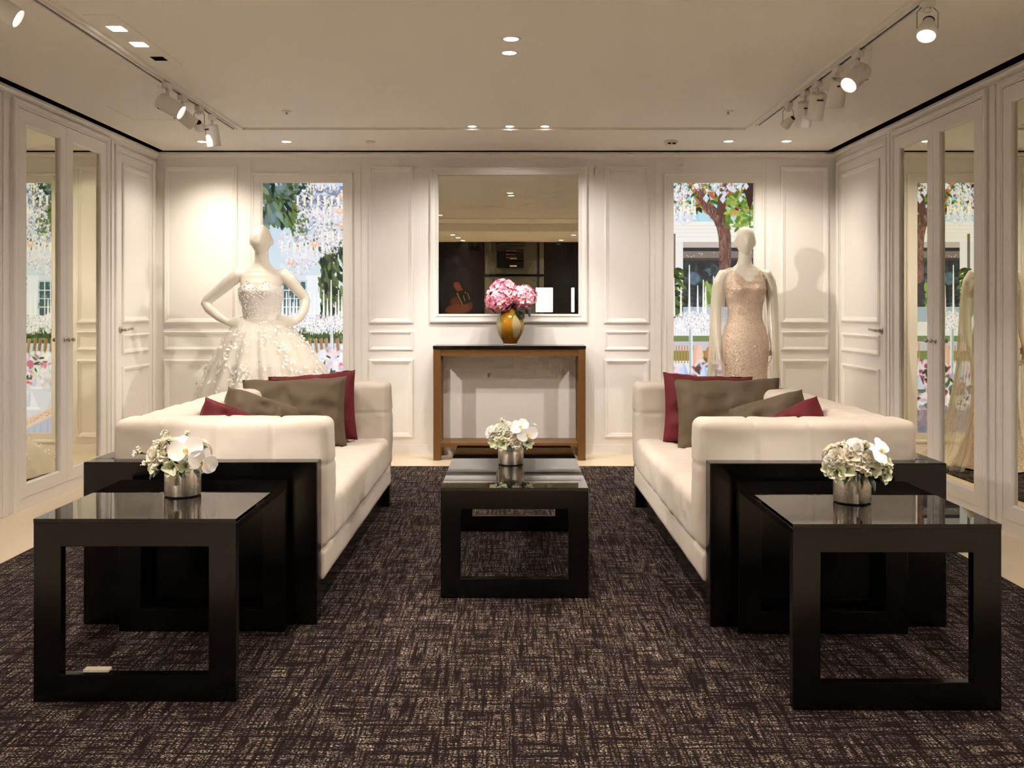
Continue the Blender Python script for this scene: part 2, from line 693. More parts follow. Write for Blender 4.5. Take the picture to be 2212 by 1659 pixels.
def plain_door(side, y0, y1, handle_near, label):
    """Flush panelled door leaf between y0 (near) and y1 (far)."""
    door_no[0] += 1
    mb = MB()
    wbox(mb, side, y0, y1, 0.006, 2.372, -0.02, 0.006)
    d = struct(mb.build('door_%d' % door_no[0], 'door_paint', fix=False, bevel=0.002))
    d['label'] = label
    moulding(side, y0 - 0.05, y1 + 0.05, -0.05, 2.424, 'door_casing', d, 'door_paint',
             prof=[(0, 0), (0, 0.014), (0.01, 0.02), (0.034, 0.02), (0.04, 0.012), (0.046, 0.012), (0.046, 0.0)])
    wd = y1 - y0
    for b0, b1 in ((1.098, 2.30), (0.862, 1.01), (0.15, 0.765)):
        moulding(side, y0 + 0.08, y1 - 0.08, b0, b1, 'door_panel_moulding', d, 'door_paint', scale=0.8 if b1 - b0 < 0.3 else 1.0, h0=0.006)
    # lever handle
    W = wmap(side)
    yh = y0 + 0.045
    mb = MB()
    rr = []
    for h in (0.006, 0.016):
        rr.append([W(yh + 0.024 * math.cos(t), 1.045 + 0.024 * math.sin(t), h) for t in [2 * PI * k / 20 for k in range(20)]])
    mb.rings(rr)
    mb.tube([W(yh, 1.045, 0.014), W(yh, 1.045, 0.05)], 0.010, 12)
    lev = mb.build('door_handle', 'steel', d, smooth=True)
    mb = MB()
    mb.tube([W(yh - 0.006, 1.045, 0.05), W(yh + 0.02, 1.047, 0.052), W(yh + 0.125, 1.052, 0.05), W(yh + 0.13, 1.052, 0.05)], [0.011, 0.010, 0.009, 0.004], 12)
    mb.build('lever', 'steel', lev, smooth=True)
    return d


def mirror_doors(side, y0, y1, label_a, label_b, knobs=True):
    """A pair of wardrobe doors with tall mirrors between y0 (near) and y1 (far)."""
    mid = (y0 + y1) / 2
    W = wmap(side)
    for (a, b, kn, lab) in ((y0, mid, 1, label_a), (mid, y1, -1, label_b)):
        door_no[0] += 1
        a_, b_ = a + 0.002, b - 0.002
        st = 0.082                                   # stile width
        m0, m1, n0, n1 = a_ + st, b_ - st, 0.147, 2.313
        hh = 0.022
        mb = MB()
        wbox(mb, side, a_, m0, 0.072, 2.395, -0.01, hh)
        wbox(mb, side, m1, b_, 0.072, 2.395, -0.01, hh)
        wbox(mb, side, m0, m1, n1, 2.395, -0.01, hh)
        wbox(mb, side, m0, m1, 0.072, n0, -0.01, hh)
        d = struct(mb.build('door_%d' % door_no[0], 'door_paint', fix=False))
        d['label'] = lab
        mb = MB()
        wbox(mb, side, m0, m1, n0, n1, 0.0005, 0.004)
        mb.build('mirror_pane', 'mirror_side', d, fix=False)
        moulding(side, m0, m1, n0, n1, 'glazing_bead', d, 'door_paint', prof=[(0, 0), (0, 0.022), (0.008, 0.012), (0.010, 0.004), (0.010, 0)])
        if knobs:
            yk = b_ - 0.03 if kn == 1 else a_ + 0.03
            mb = MB()
            mb.tube([W(yk, 1.0, hh), W(yk, 1.0, hh + 0.006), W(yk, 1.0, hh + 0.0065), W(yk, 1.0, hh + 0.02), W(yk, 1.0, hh + 0.022),
                     W(yk, 1.0, hh + 0.03), W(yk, 1.0, hh + 0.038), W(yk, 1.0, hh + 0.041)],
                    [0.013, 0.013, 0.005, 0.005, 0.011, 0.014, 0.011, 0.003], 14)
            mb.build('knob', 'steel', d, smooth=True)
    # head and plinth rails and the casing of the pair
    mb = MB()
    wbox(mb, side, y0 - 0.002, y1 + 0.002, 0.0, 0.070, 0.0, 0.018)
    wl = wall_left if side == 'left' else wall_right
    mb.build('wardrobe_plinth', 'door_paint', wl, fix=False)
    wbp = [(0, 0), (0, 0.020), (0.008, 0.028), (0.03, 0.028), (0.036, 0.018), (0.042, 0.024), (0.050, 0.024), (0.050, 0.0)]
    moulding(side, y0 - 0.052, y1 + 0.052, -0.06, 2.449, 'wardrobe_casing', wl, 'door_paint', prof=wbp)


def pilaster_side(side, a0, a1):
    wl = wall_left if side == 'left' else wall_right
    mb = MB()
    wbox(mb, side, a0, a1, 0.0, 2.445, 0, 0.012)
    d = (a1 - a0)
    wbox(mb, side, a0 + d * 0.25, a0 + d * 0.75, 0.0, 2.445, 0.012, 0.020)
    mb.build('pilaster', 'wall_paint', wl, fix=False, bevel=0.003)


def dz(px, X):
    return abs(X) * F / abs(px - CX)


plain_door('left', 6.894, 7.56, True, 'white panelled door with steel lever beside the left mirrored doors')
plain_door('right', 6.66, 7.583, True, 'white panelled door with steel lever beside the right mirrored doors')
mirror_doors('left', 5.485, 6.667, 'nearer leaf of the left mirrored pair, showing the chandelier picture',
             'farther leaf of the left mirrored pair, showing pale wall panels')
mirror_doors('right', 5.256, 6.453, 'nearer leaf of the right mirrored pair, showing the beaded cape',
             'farther leaf of the right mirrored pair, showing the tree picture')
mirror_doors('left', 4.02, 5.20, 'mirrored door beyond the left edge of view, near leaf', 'mirrored door beyond the left edge of view, far leaf')
mirror_doors('right', 3.83, 5.025, 'near mirrored door leaf running past the right picture edge', 'mirrored door leaf cut by the right picture edge')
pilaster_side('left', 6.74, 6.83)
pilaster_side('right', 6.52, 6.60)
pilaster_side('left', 5.30, 5.39)
pilaster_side('right', 5.09, 5.19)
baseboard('left', [(YF, 3.96), (6.72, 6.84), (7.61, YB)], 'baseboard_left')
baseboard('right', [(YF, 3.77), (6.506, 6.61)], 'baseboard_right')

# ================================================================ CEILING FIXTURES AND THEIR LIGHT
def spot_lamp(name, loc, target, power, size=100, blend=0.6, radius=0.03, col=None):
    l = bpy.data.lights.new(name, 'SPOT')
    l.energy = power * POWER
    l.color = col or WARM
    l.spot_size = R(size)
    l.spot_blend = blend
    l.shadow_soft_size = radius
    o = bpy.data.objects.new(name, l)
    COL.objects.link(o)
    o.location = loc
    o.rotation_euler = (Vector(target) - Vector(loc)).to_track_quat('-Z', 'Y').to_euler()
    return o


def ceil_at(px, py, h):
    d = (h - EYE) * F / (CY - py)
    return ((px - CX) * d / F, d, h)


def downlight(x, y, h, label, power=DOWN_W, r=0.036, size=150, target=None, lit=True, group=None, col=None):
    t = thing('ceiling_downlight', label, 'downlight', (x, y, h), group=group)
    mb = MB()
    mb.lathe([(r, -0.0), (r + 0.002, -0.003), (r + 0.012, -0.002), (r + 0.014, 0.0)], 28, cap=False)
    mb.build('trim_ring', 'white_metal', t, smooth=True)
    mb = MB()
    mb.lathe([(r, -0.001), (r * 0.9, -0.0012), (0.001, -0.0014)], 24, cap=False)
    mb.build('lens', 'lamp_glow' if lit else 'dark_plastic', t)
    if lit:
        tg = target or (x, y, 0)
        l = spot_lamp('lamp', (x, y, h - 0.012), tg, power, size, 1.0 if size > 120 else 0.7, col=col)
        l.parent = t
        l.matrix_parent_inverse = Matrix.Translation((-x, -y, -h))
    return t


x, y, h = ceil_at(1104, 84, HT)
downlight(x - 0.0, y, h, 'round downlight in the raised ceiling, nearer one of the central pair', target=(0, 4.2, 0))
x, y, h = ceil_at(1100, 114, HT)
downlight(x, y, h, 'round downlight in the raised ceiling, farther one of the central pair', target=(0, 5.1, 0))
for px, nm, tg in ((1020, 'left', (-0.7, YB, 0.35)), (1101, 'middle', (0.0, YB, 0.9)), (1177, 'right', (0.7, YB, 0.35))):
    x, y, h = ceil_at(px, 273.5, HT)
    downlight(x, y - 0.01, h, 'small downlight at the tray edge above the console, %s of three' % nm, power=60, size=110, col=COOL, target=tg, r=0.03)
for px, py, nm, pw in ((437, 306, 'soffit downlight above the ball gown, leftmost in the rear row', 40),
                       (619, 306, 'soffit downlight above the chandelier light box', 34),
                       (1574, 305, 'soffit downlight above the tree light box', 30),
                       (1699, 305, 'soffit downlight nearest the right rear corner', 30)):
    x, y, h = ceil_at(px, py, HC)
    downlight(x, y, h, nm, power=pw * 1.5, size=130)
# recessed trough with three square lamps on the left
t = thing('recessed_light_trough', 'flush white ceiling plate with two lit lamps and one dark opening', 'ceiling light', (-1.856, 4.62, HT))
moulding_pts = MB()
moulding_pts.box(-0.075, 0.075, -0.46, 0.40, -0.003, 0.0)
moulding_pts.build('trough_plate', 'ceiling_paint', t, fix=False, bevel=0.001)
for dy, lit in ((-0.26, 1), (0.0, 1), (0.26, 0)):
    q = MB().box(-0.034, 0.034, dy - 0.038, dy + 0.038, -0.0045, -0.003)
    q.build('lamp_opening', 'lamp_glow' if lit else 'gap_black', t, fix=False)
    if lit:
        l = spot_lamp('lamp', (-1.856, 4.62 + dy, HT - 0.012), (-1.5, 4.62 + dy, 0), DOWN_W, 150, 1.0)
        l.parent = t
        l.matrix_parent_inverse = Matrix.Translation((1.856, -4.62, -HT))
# unseen downlights added as ambient fill over the near half of the room
for x, y, nm in ((-1.0, 3.2, 'added fill downlight over the left end table, above the view'), (1.0, 3.2, 'added fill downlight over the right end table, above the view'),
                 (-1.0, 2.3, 'added fill downlight over the near rug on the left, above the view'), (1.0, 2.3, 'added fill downlight over the near rug on the right, above the view')):
    downlight(x, y, HT, nm, power=DOWN_W * 0.8)
for x, y, nm in ((-2.4, 3.0, 'added fill downlight in the soffit along the left wall, above the view'), (2.15, 3.0, 'added fill downlight in the soffit along the right wall, above the view')):  # unseen soffit pair, also added for fill
    downlight(x, y, HC, nm, power=DOWN_W * 0.8)
for x, y, nm in ((-0.93, 0.55, 'low-ceiling downlight seen in the mirror, left back'), (-0.88, -0.05, 'low-ceiling downlight seen in the mirror, left middle'),
                 (-0.83, -0.65, 'low-ceiling downlight seen in the mirror, left front'), (1.0, 0.5, 'low-ceiling downlight seen in the mirror, right back'),
                 (0.86, -0.6, 'low-ceiling downlight seen in the mirror, right front')):
    downlight(x, y, HL, nm, power=80, r=0.04)


def sprinkler(px, py, h, label):
    x, y, h = ceil_at(px, py, h)
    t = thing('sprinkler_head', label, 'sprinkler', (x, y, h))
    MB().lathe([(0.034, 0.0), (0.034, -0.003), (0.026, -0.006), (0.008, -0.008)], 24).build('cover_plate', 'white_metal', t, smooth=True)
    MB().lathe([(0.006, -0.004), (0.006, -0.02), (0.012, -0.022), (0.012, -0.024)], 12).build('deflector', 'white_metal', t, smooth=True)


sprinkler(619, 240, HT, 'white sprinkler head in the raised ceiling, left')
sprinkler(1573, 240, HT, 'white sprinkler head in the raised ceiling, right')
x, y, h = ceil_at(800, 306, HC)
t = thing('motion_sensor', 'small round sensor with a red light in the rear soffit', 'sensor', (x, y, h))
MB().lathe([(0.04, 0.0), (0.04, -0.006), (0.028, -0.016), (0.010, -0.020)], 24).build('sensor_body', 'white_metal', t, smooth=True)
MB().lathe([(0.006, -0.018), (0.005, -0.023)], 10, c=(-0.012, -0.008, 0)).build('indicator', 'red_led', t)
x, y, h = ceil_at(1449, 305, HC)
t = thing('smoke_detector', 'white smoke detector with dark slots in the rear soffit', 'smoke detector', (x, y, h))
MB().lathe([(0.056, 0.0), (0.056, -0.008), (0.046, -0.020), (0.042, -0.03), (0.012, -0.036)], 28).build('detector_body', 'white_metal', t, smooth=True)
for dx in (-0.017, 0.017):
    MB().box(dx - 0.012, dx + 0.012, -0.047, -0.040, -0.030, -0.018).build('slot', 'dark_plastic', t, fix=False)

# lighting tracks on the edge of the soffit
TLX, TRX = -1.995, 1.745
for X, lab, y0, y1 in ((TLX, 'white lighting track along the left edge of the raised ceiling', 1.9, 6.70),
                       (TRX, 'white lighting track along the right edge of the raised ceiling', 1.9, 6.55)):
    t = thing('lighting_track', lab, 'lighting track', (X, (y0 + y1) / 2, HC))
    hl = (y1 - y0) / 2
    mb = MB()
    mb.box(-0.018, -0.008, -hl, hl, -0.012, 0)
    mb.box(0.008, 0.018, -hl, hl, -0.012, 0)
    mb.build('track_rail', 'white_metal', t, fix=False)
    MB().box(-0.008, 0.008, -hl, hl, -0.004, -0.001).build('track_slot', 'gap_black', t, fix=False)


def track_head(X, Y, aim, label, power, size=34, r=0.042, ln=0.135, drop=0.085, kind='can', blend=0.5, col=None):
    """Track spotlight: adapter, stem, housing and lens, turned to its aim point."""
    t = thing('track_spotlight', label, 'spotlight', (X, Y, HC - 0.012))
    MB().box(-0.016, 0.016, -0.045, 0.045, -0.034, 0.0).build('adapter', 'white_metal', t, fix=False, bevel=0.002)
    piv = Vector((0.0, 0.0, -0.034 - drop))
    d = (Vector(aim) - (Vector((X, Y, HC - 0.012)) + piv)).normalized()
    rot = d.to_track_quat('-Z', 'Y').to_euler()
    if kind == 'can':
        MB().tube([(0, 0, -0.03), (0, 0, -0.034 - drop + r * 0.4)], 0.010, 12).build('stem', 'white_metal', t, smooth=True)
        hs = MB().lathe([(r * 0.80, ln * 0.5), (r * 0.97, ln * 0.47), (r, ln * 0.42), (r, -ln * 0.46), (r * 1.0, -ln * 0.5), (r * 0.9, -ln * 0.5), (r * 0.86, -ln * 0.40)], 32, cap=True)
        ho = hs.build('housing', 'white_metal', t, loc=piv + d * ln * 0.12, rot=rot, bevel=0.0)
        ho.data.polygons.foreach_set('use_smooth', [len(p.vertices) == 4 for p in ho.data.polygons])
        MB().lathe([(r * 0.86, -ln * 0.415), (r * 0.5, -ln * 0.418), (0.001, -ln * 0.42)], 24, cap=False).build('lens', 'lamp_glow', ho)
        MB().box(-0.018, 0.018, -r - 0.0012, -r + 0.002, ln * 0.28, ln * 0.34).build('rating_label', 'dark_plastic', ho, fix=False)
    else:
        # open gimbal head: two thin hangers, a ring and a bare reflector lamp
        for sx in (-1, 1):
            MB().tube([(sx * r * 0.6, 0, -0.03), (sx * r * 1.05, 0, -0.05), (sx * r * 1.05, 0, -0.034 - drop)], 0.0022, 8).build('hanger', 'grey_metal', t, smooth=True)
        MB().tube([(0, 0, -0.03), (0, 0, -0.05)], 0.016, 12).build('stem', 'white_metal', t, smooth=True)
        hs = MB().lathe([(r * 0.45, ln * 0.5), (r * 0.55, ln * 0.35), (r * 0.8, ln * 0.1), (r, -ln * 0.25), (r, -ln * 0.45), (r * 0.88, -ln * 0.45), (r * 0.85, -ln * 0.38)], 28)
        ho = hs.build('housing', 'white_metal', t, loc=piv, rot=rot)
        ho.data.polygons.foreach_set('use_smooth', [len(p.vertices) == 4 for p in ho.data.polygons])
        MB().lathe([(r * 0.86, -ln * 0.40), (0.001, -ln * 0.44)], 24, cap=False).build('lens', 'lamp_glow', ho)
        MB().lathe([(r * 0.4, ln * 0.42), (r * 0.55, ln * 0.5), (r * 0.4, ln * 0.58)], 20).build('lamp_cap', 'dark_plastic', ho, smooth=True)
    if power:
        p = Vector((X, Y, HC - 0.012)) + piv + d * (ln * 0.62 + 0.02)
        l = spot_lamp('lamp', p, aim, power, size, blend, col=col)
        l.parent = t
        l.matrix_parent_inverse = Matrix.Translation((-X, -Y, -(HC - 0.012)))
    return t


T = TRACK_W
track_head(TLX, 3.60, (0.2, 4.17, 1.08), 'white track spotlight in the top left corner of the view', T)
track_head(TLX + 0.02, 5.32, (0.26, 5.42, 1.09), 'large white track spotlight on the left, first of its cluster, tilted right', T * 1.0, r=0.046, ln=0.15)
track_head(TLX, 5.62, (0.15, YB, 0.45), 'white track spotlight on the left, second of its cluster, aimed down', T * 2.6, size=46, blend=0.8, col=COOL)
track_head(TLX, 5.92, (-2.42, YB, 1.80), 'small gimbal spotlight on the left track with a dark cap', T * 1.2, kind='gimbal', r=0.032, ln=0.08, size=34, blend=0.95, col=YELLOW)
track_head(TLX, 6.18, (-1.80, 6.55, 0.6), 'brightly lit white spotlight at the far end of the left track', T * 0.5, r=0.044, ln=0.14, size=50)
track_head(TRX, 3.88, (1.1, 3.0, 0.6), 'open wire-hung spotlight at the near end of the right track', T * 1.3, kind='gimbal', r=0.042, ln=0.10)
track_head(TRX, 4.66, (0.0, 3.6, 0.7), 'large white track spotlight on the right, tilted left with its lamp showing', T, r=0.046, ln=0.15)
track_head(TRX, 4.95, (1.80, 6.2, 0.0), 'white track spotlight on the right, half hidden behind the tilted one', T * 0.7, r=0.046, ln=0.145)
track_head(TRX, 5.28, (1.74, 6.4, 0.3), 'white track spotlight on the right with bright rim, middle of its cluster', T * 0.7, r=0.046, ln=0.15)
track_head(TRX, 5.50, (1.80, 6.6, 0.0), 'shaded white track spotlight on the right, next to the small gimbal', T * 0.5, r=0.046, ln=0.145, size=60)
track_head(TRX, 5.83, (-0.1, YB, 0.45), 'small gimbal spotlight on the right track with a dark cap', T * 1.7, kind='gimbal', r=0.032, ln=0.08, size=46, blend=0.8, col=COOL)

track_head(TLX, 2.05, (-1.124, 3.15, 0.68), 'added track spotlight above the view, brightening the left flowers', T * 3.0, size=26)  # unseen pair of heads added to brighten the end-table bouquets
track_head(TRX, 2.05, (1.131, 3.05, 0.68), 'added track spotlight above the view, brightening the right flowers', T * 2.3, size=26)
track_head(TLX, 2.45, (0.0, 4.40, 0.56), 'added track spotlight above the view on the left, brightening the coffee table flowers', T * 3.0, size=18)  # unseen pair added as front light on the centre bouquet
track_head(TRX, 2.45, (0.0, 4.40, 0.56), 'added track spotlight above the view on the right, brightening the coffee table flowers', T * 1.5, size=18)
track_head(TRX, 3.15, (-1.74, 6.45, 1.20), 'added track spotlight above the view on the right, brightening the ball gown', T * 7.0, size=18, blend=0.8)  # unseen pair added to cross-light the two gowns
track_head(TLX, 3.05, (1.75, 6.93, 1.40), 'added track spotlight above the view on the left, brightening the beaded gown', T * 9.0, size=18, blend=0.7)

# ================================================================ RUG AND FURNITURE
RZ = 0.008
tag(MB().box(-2.395, 2.19, 1.75, 7.04, 0.0005, RZ).build('rug', 'rug_weave', fix=False, bevel=0.003),
    'large dark brown woven rug with beige flecks under the seating', 'rug')


def loop_table(name, label, cx, y0, y1, wd, ht, lw=0.083, pl=0.034, tb=0.085):
    """Black lacquer table: an open rectangular frame at each end joined by a thin glossy top."""
    t = thing(name, label, 'table', (cx, y0, RZ))
    D = y1 - y0
    h = ht - RZ
    hw = wd / 2
    for k, yy in enumerate((0.0, D - pl)):
        f = MB()
        # ring made as one mesh: outer and inner rectangles, front and back
        o = [(-hw, 0), (hw, 0), (hw, h - 0.012), (-hw, h - 0.012)]
        i = [(-hw + lw, lw), (hw - lw, lw), (hw - lw, h - tb), (-hw + lw, h - tb)]
        vs = []
        for y in (yy, yy + pl):
            vs += [(p[0], y, p[1]) for p in o] + [(p[0], y, p[1]) for p in i]
        f.v = vs
        for s in range(4):
            n = (s + 1) % 4
            f.f += [[s, n, 4 + n, 4 + s], [8 + s, 12 + s, 12 + n, 8 + n], [s, 8 + s, 8 + n, n], [4 + s, 4 + n, 12 + n, 12 + s]]
        f.build('end_frame', 'lacquer', t, bevel=0.002)
    part_box('under_top', 'lacquer_gloss', t, -hw, hw, pl, D - pl, h - 0.034, h - 0.012, bevel=0.001)
    part_box('glass_top', 'black_glass', t, -hw, hw, 0.0, D, h - 0.012, h)
    return t


loop_table('end_table', 'square black end table with open frame beside the left sofa', -1.1425, 2.81, 3.455, 0.615, 0.564)
loop_table('end_table', 'square black end table with open frame beside the right sofa', 1.1465, 2.749, 3.43, 0.62, 0.562)
loop_table('coffee_table', 'long low black coffee table with glossy top between the sofas', 0.0145, 3.816, 5.00, 0.609, 0.4635, lw=0.082, tb=0.088)

# small white box left on the bottom bar of the left end table
t = thing('card_box', 'small cream card box on the bottom bar of the left end table', 'box', (-1.262, 2.825, RZ + 0.083))
part_box('box_base', 'dark_plastic', t, -0.036, 0.036, -0.013, 0.013, 0.0, 0.006)
part_box('box_lid', 'card_white', t, -0.038, 0.038, -0.014, 0.014, 0.006, 0.014, bevel=0.001)


def sofa(s, xf, xo, y0, label):
    """s = -1 left, +1 right; xf aisle-side front, xo outer edge of the black frame, y0 near end."""
    ln = 2.165
    t = thing('sofa', label, 'sofa', (s * xf, y0, RZ))
    U = xo - xf
    X = lambda u: s * u                     # local x from aisle front outwards
    hp = 0.622 - RZ
    pt = 0.08
    part_box('side_panel', 'lacquer_gloss', t, X(0.012), X(U), 0, pt, 0.0, hp, bevel=0.003)
    part_box('side_panel', 'lacquer_gloss', t, X(0.012), X(U), ln - pt, ln, 0.0, hp, bevel=0.003)
    part_box('back_panel', 'lacquer_gloss', t, X(U - 0.07), X(U), pt, ln - pt, 0.0, hp, bevel=0.003)
    part_box('plinth', 'lacquer_gloss', t, X(0.05), X(U - 0.07), pt, ln - pt, 0.0, 0.145, bevel=0.003)
    ub = U - 0.072                          # back of the upholstery
    at = 0.19
    ztop = 0.77 - RZ
    zseat = 0.45 - RZ

    def soft(name, u0, u1, v0, v1, z0, z1, r, **kw):
        c = ((u0 + u1) / 2 * s, (v0 + v1) / 2, (z0 + z1) / 2)
        sm = []
        for ax, pos, dep, wd in kw.pop('seams', ()):
            p = pos * s - c[0] if ax == 0 else pos - c[ax]
            sm.append((ax, p, dep, wd))
        mb = soft_box(abs(u1 - u0) / 2, abs(v1 - v0) / 2, (z1 - z0) / 2, r, seams=sm, **kw)
        mb.v = [(p[0] + c[0], p[1] + c[1], p[2] + c[2]) for p in mb.v]
        return mb.build(name, 'fabric', t, smooth=True, fix=False)
    vs = [(0, 0.205 + 0.213 * k, 0.009, 0.006) for k in range(3)]
    zs = [(2, 0.595 - RZ, 0.006, 0.006)]
    a0, a1 = pt + 0.002, pt + at
    soft('arm', -0.006, ub, a0, a1, 0.258, ztop, 0.034, seams=vs + zs, step=0.010, wob=0.0035, crown=(0.012, 0.012, 0.0), seed=s * 3 + 5)
    soft('arm', -0.006, ub, ln - a1, ln - a0, 0.258, ztop, 0.034, seams=vs + zs, step=0.010, wob=0.0045, crown=(0.012, 0.014, 0.0), seed=s * 3 + 9)
    bs = [(1, a1 + 0.02 + 0.213 * k, 0.010, 0.010) for k in range(9)]
    soft('backrest', ub - 0.205, ub, a1 - 0.012, ln - a1 + 0.012, 0.30, ztop - 0.002, 0.05, seams=bs + zs, step=0.014, wob=0.005, crown=(0.012, 0, 0.0), seed=s * 7)
    ss = [(0, -0.02 + 0.213 * (k + 1), 0.006, 0.009) for k in range(3)] + [(1, a1 + 0.02 + 0.213 * k, 0.005, 0.009) for k in range(9)]
    soft('seat', -0.012, ub - 0.19, a1 - 0.012, ln - a1 + 0.012, 0.250, zseat, 0.038, seams=ss, step=0.013, wob=0.005, crown=(0.004, 0, 0.012), seed=s * 11)
    soft('base_rail', 0.002, 0.30, a0, ln - a0, 0.142, 0.258, 0.012, step=0.016, wob=0.0015, seed=s * 13)
    return t


SL = sofa(-1, 0.722, 1.617, 3.50, 'cream tufted sofa in a black lacquer frame, on the left')
SR = sofa(1, 0.735, 1.634, 3.473, 'cream tufted sofa in a black lacquer frame, on the right')


def pillow(label, m, c, w, h, t, rot, seed, pin=0.06):
    def fn(sgn):
        def f(a, b):
            u, v = 2 * a - 1, 2 * b - 1
            x = u * w / 2 * (1 - pin * (1 - v * v) * u * u * 0.9 + pin * 0.30)
            z = v * h / 2 * (1 - pin * (1 - u * u) * v * v * 0.9 + pin * 0.30)
            e = max(0.0, (1 - u ** 4)) ** 0.5 * max(0.0, (1 - v ** 4)) ** 0.5
            y = sgn * t / 2 * 1.15 * e
            n = noise.noise(Vector((u * 2.2 + seed, v * 2.2, sgn))) * 0.030 + noise.noise(Vector((u * 6, v * 3 + seed, sgn))) * 0.010
            return (x + 0.4 * n * (1 - abs(u)), y + n * e, z + 0.3 * n)
        return f
    mb = MB()
    mb.grid(fn(1), 36, 30)
    mb.grid(fn(-1), 36, 30)
    o = mb.build('throw_pillow', m, None, smooth=True, weld=True, loc=c, rot=rot)
    return tag(o, label, 'pillow')


pillow('large taupe silk pillow in front of the red one on the left sofa', 'taupe', (-1.185, 5.06, 0.632), 0.56, 0.385, 0.17, (R(-17), R(-2), R(4)), 1.0)
pillow('large burgundy pillow leaning on the far arm of the left sofa', 'burgundy', (-1.13, 5.265, 0.640), 0.50, 0.39, 0.15, (R(-13), R(-5), R(-3)), 2.0)
pillow('small taupe pillow resting against the back of the left sofa', 'taupe', (-1.205, 4.42, 0.615), 0.38, 0.34, 0.19, (R(-20), R(20), R(38)), 3.0)
pillow('small burgundy pillow nearest the near arm of the left sofa', 'burgundy', (-1.205, 4.02, 0.600), 0.36, 0.33, 0.19, (R(-20), R(24), R(36)), 4.0)
pillow('large taupe silk pillow in front of the red one on the right sofa', 'taupe', (1.185, 5.04, 0.628), 0.565, 0.39, 0.17, (R(-17), R(-1), R(-4)), 5.0)
pillow('large burgundy pillow leaning on the far arm of the right sofa', 'burgundy', (1.115, 5.235, 0.638), 0.51, 0.385, 0.15, (R(-13), R(3), R(3)), 6.0)
pillow('small taupe pillow resting against the back of the right sofa', 'taupe', (1.23, 4.40, 0.608), 0.38, 0.34, 0.20, (R(-20), R(-18), R(-38)), 7.0)
pillow('small burgundy pillow nearest the near arm of the right sofa', 'burgundy', (1.24, 4.05, 0.600), 0.34, 0.33, 0.19, (R(-20), R(-28), R(-36)), 8.0)

# console table
t = thing('console_table', 'narrow wooden console table with black top under the mirror', 'table', (-0.013, 7.34, 0.0))
hw = 0.604
dp = 0.305
for sx in (-1, 1):
    for yy in (0.0, dp - 0.055):
        part_box('leg', 'oak', t, sx * hw, sx * (hw - 0.058), yy, yy + 0.055, 0, 0.886, bevel=0.002)
    part_box('side_rail', 'oak', t, sx * (hw - 0.012), sx * (hw - 0.045), 0.055, dp - 0.055, 0.826, 0.886)
part_box('apron', 'oak', t, -hw + 0.058, hw - 0.058, 0.008, 0.036, 0.828, 0.886)
part_box('apron', 'oak', t, -hw + 0.058, hw - 0.058, dp - 0.036, dp - 0.008, 0.828, 0.886)
part_box('shelf', 'oak', t, -hw + 0.058, hw - 0.058, 0.02, dp - 0.01, 0.118, 0.138, bevel=0.002)
part_box('shelf_lip', 'oak', t, -hw + 0.058, hw - 0.058, 0.006, 0.02, 0.105, 0.138, bevel=0.001)
part_box('stone_top', 'granite', t, -hw - 0.003, hw + 0.003, -0.004, dp + 0.004, 0.886, 0.910, bevel=0.0015)

# wall mirror with moulded frame
t = thing('wall_mirror', 'square wall mirror in a white moulded frame above the console', 'mirror', (0, YB, 0))
mf = moulding('back', bx_(928), bx_(1269), bz_(698), bz_(360), 'frame', t,
              prof=[(0, 0), (0, 0.018), (0.012, 0.030), (0.022, 0.030), (0.028, 0.022), (0.052, 0.022), (0.058, 0.028), (0.068, 0.028), (0.076, 0.008), (0.076, 0.0)])
mf.location = (0, -YB, 0)
p = MB().box(bx_(946), bx_(1250), -0.008, -0.003, bz_(678.5), bz_(376.5)).build('mirror_glass', 'mirror', t, fix=False)

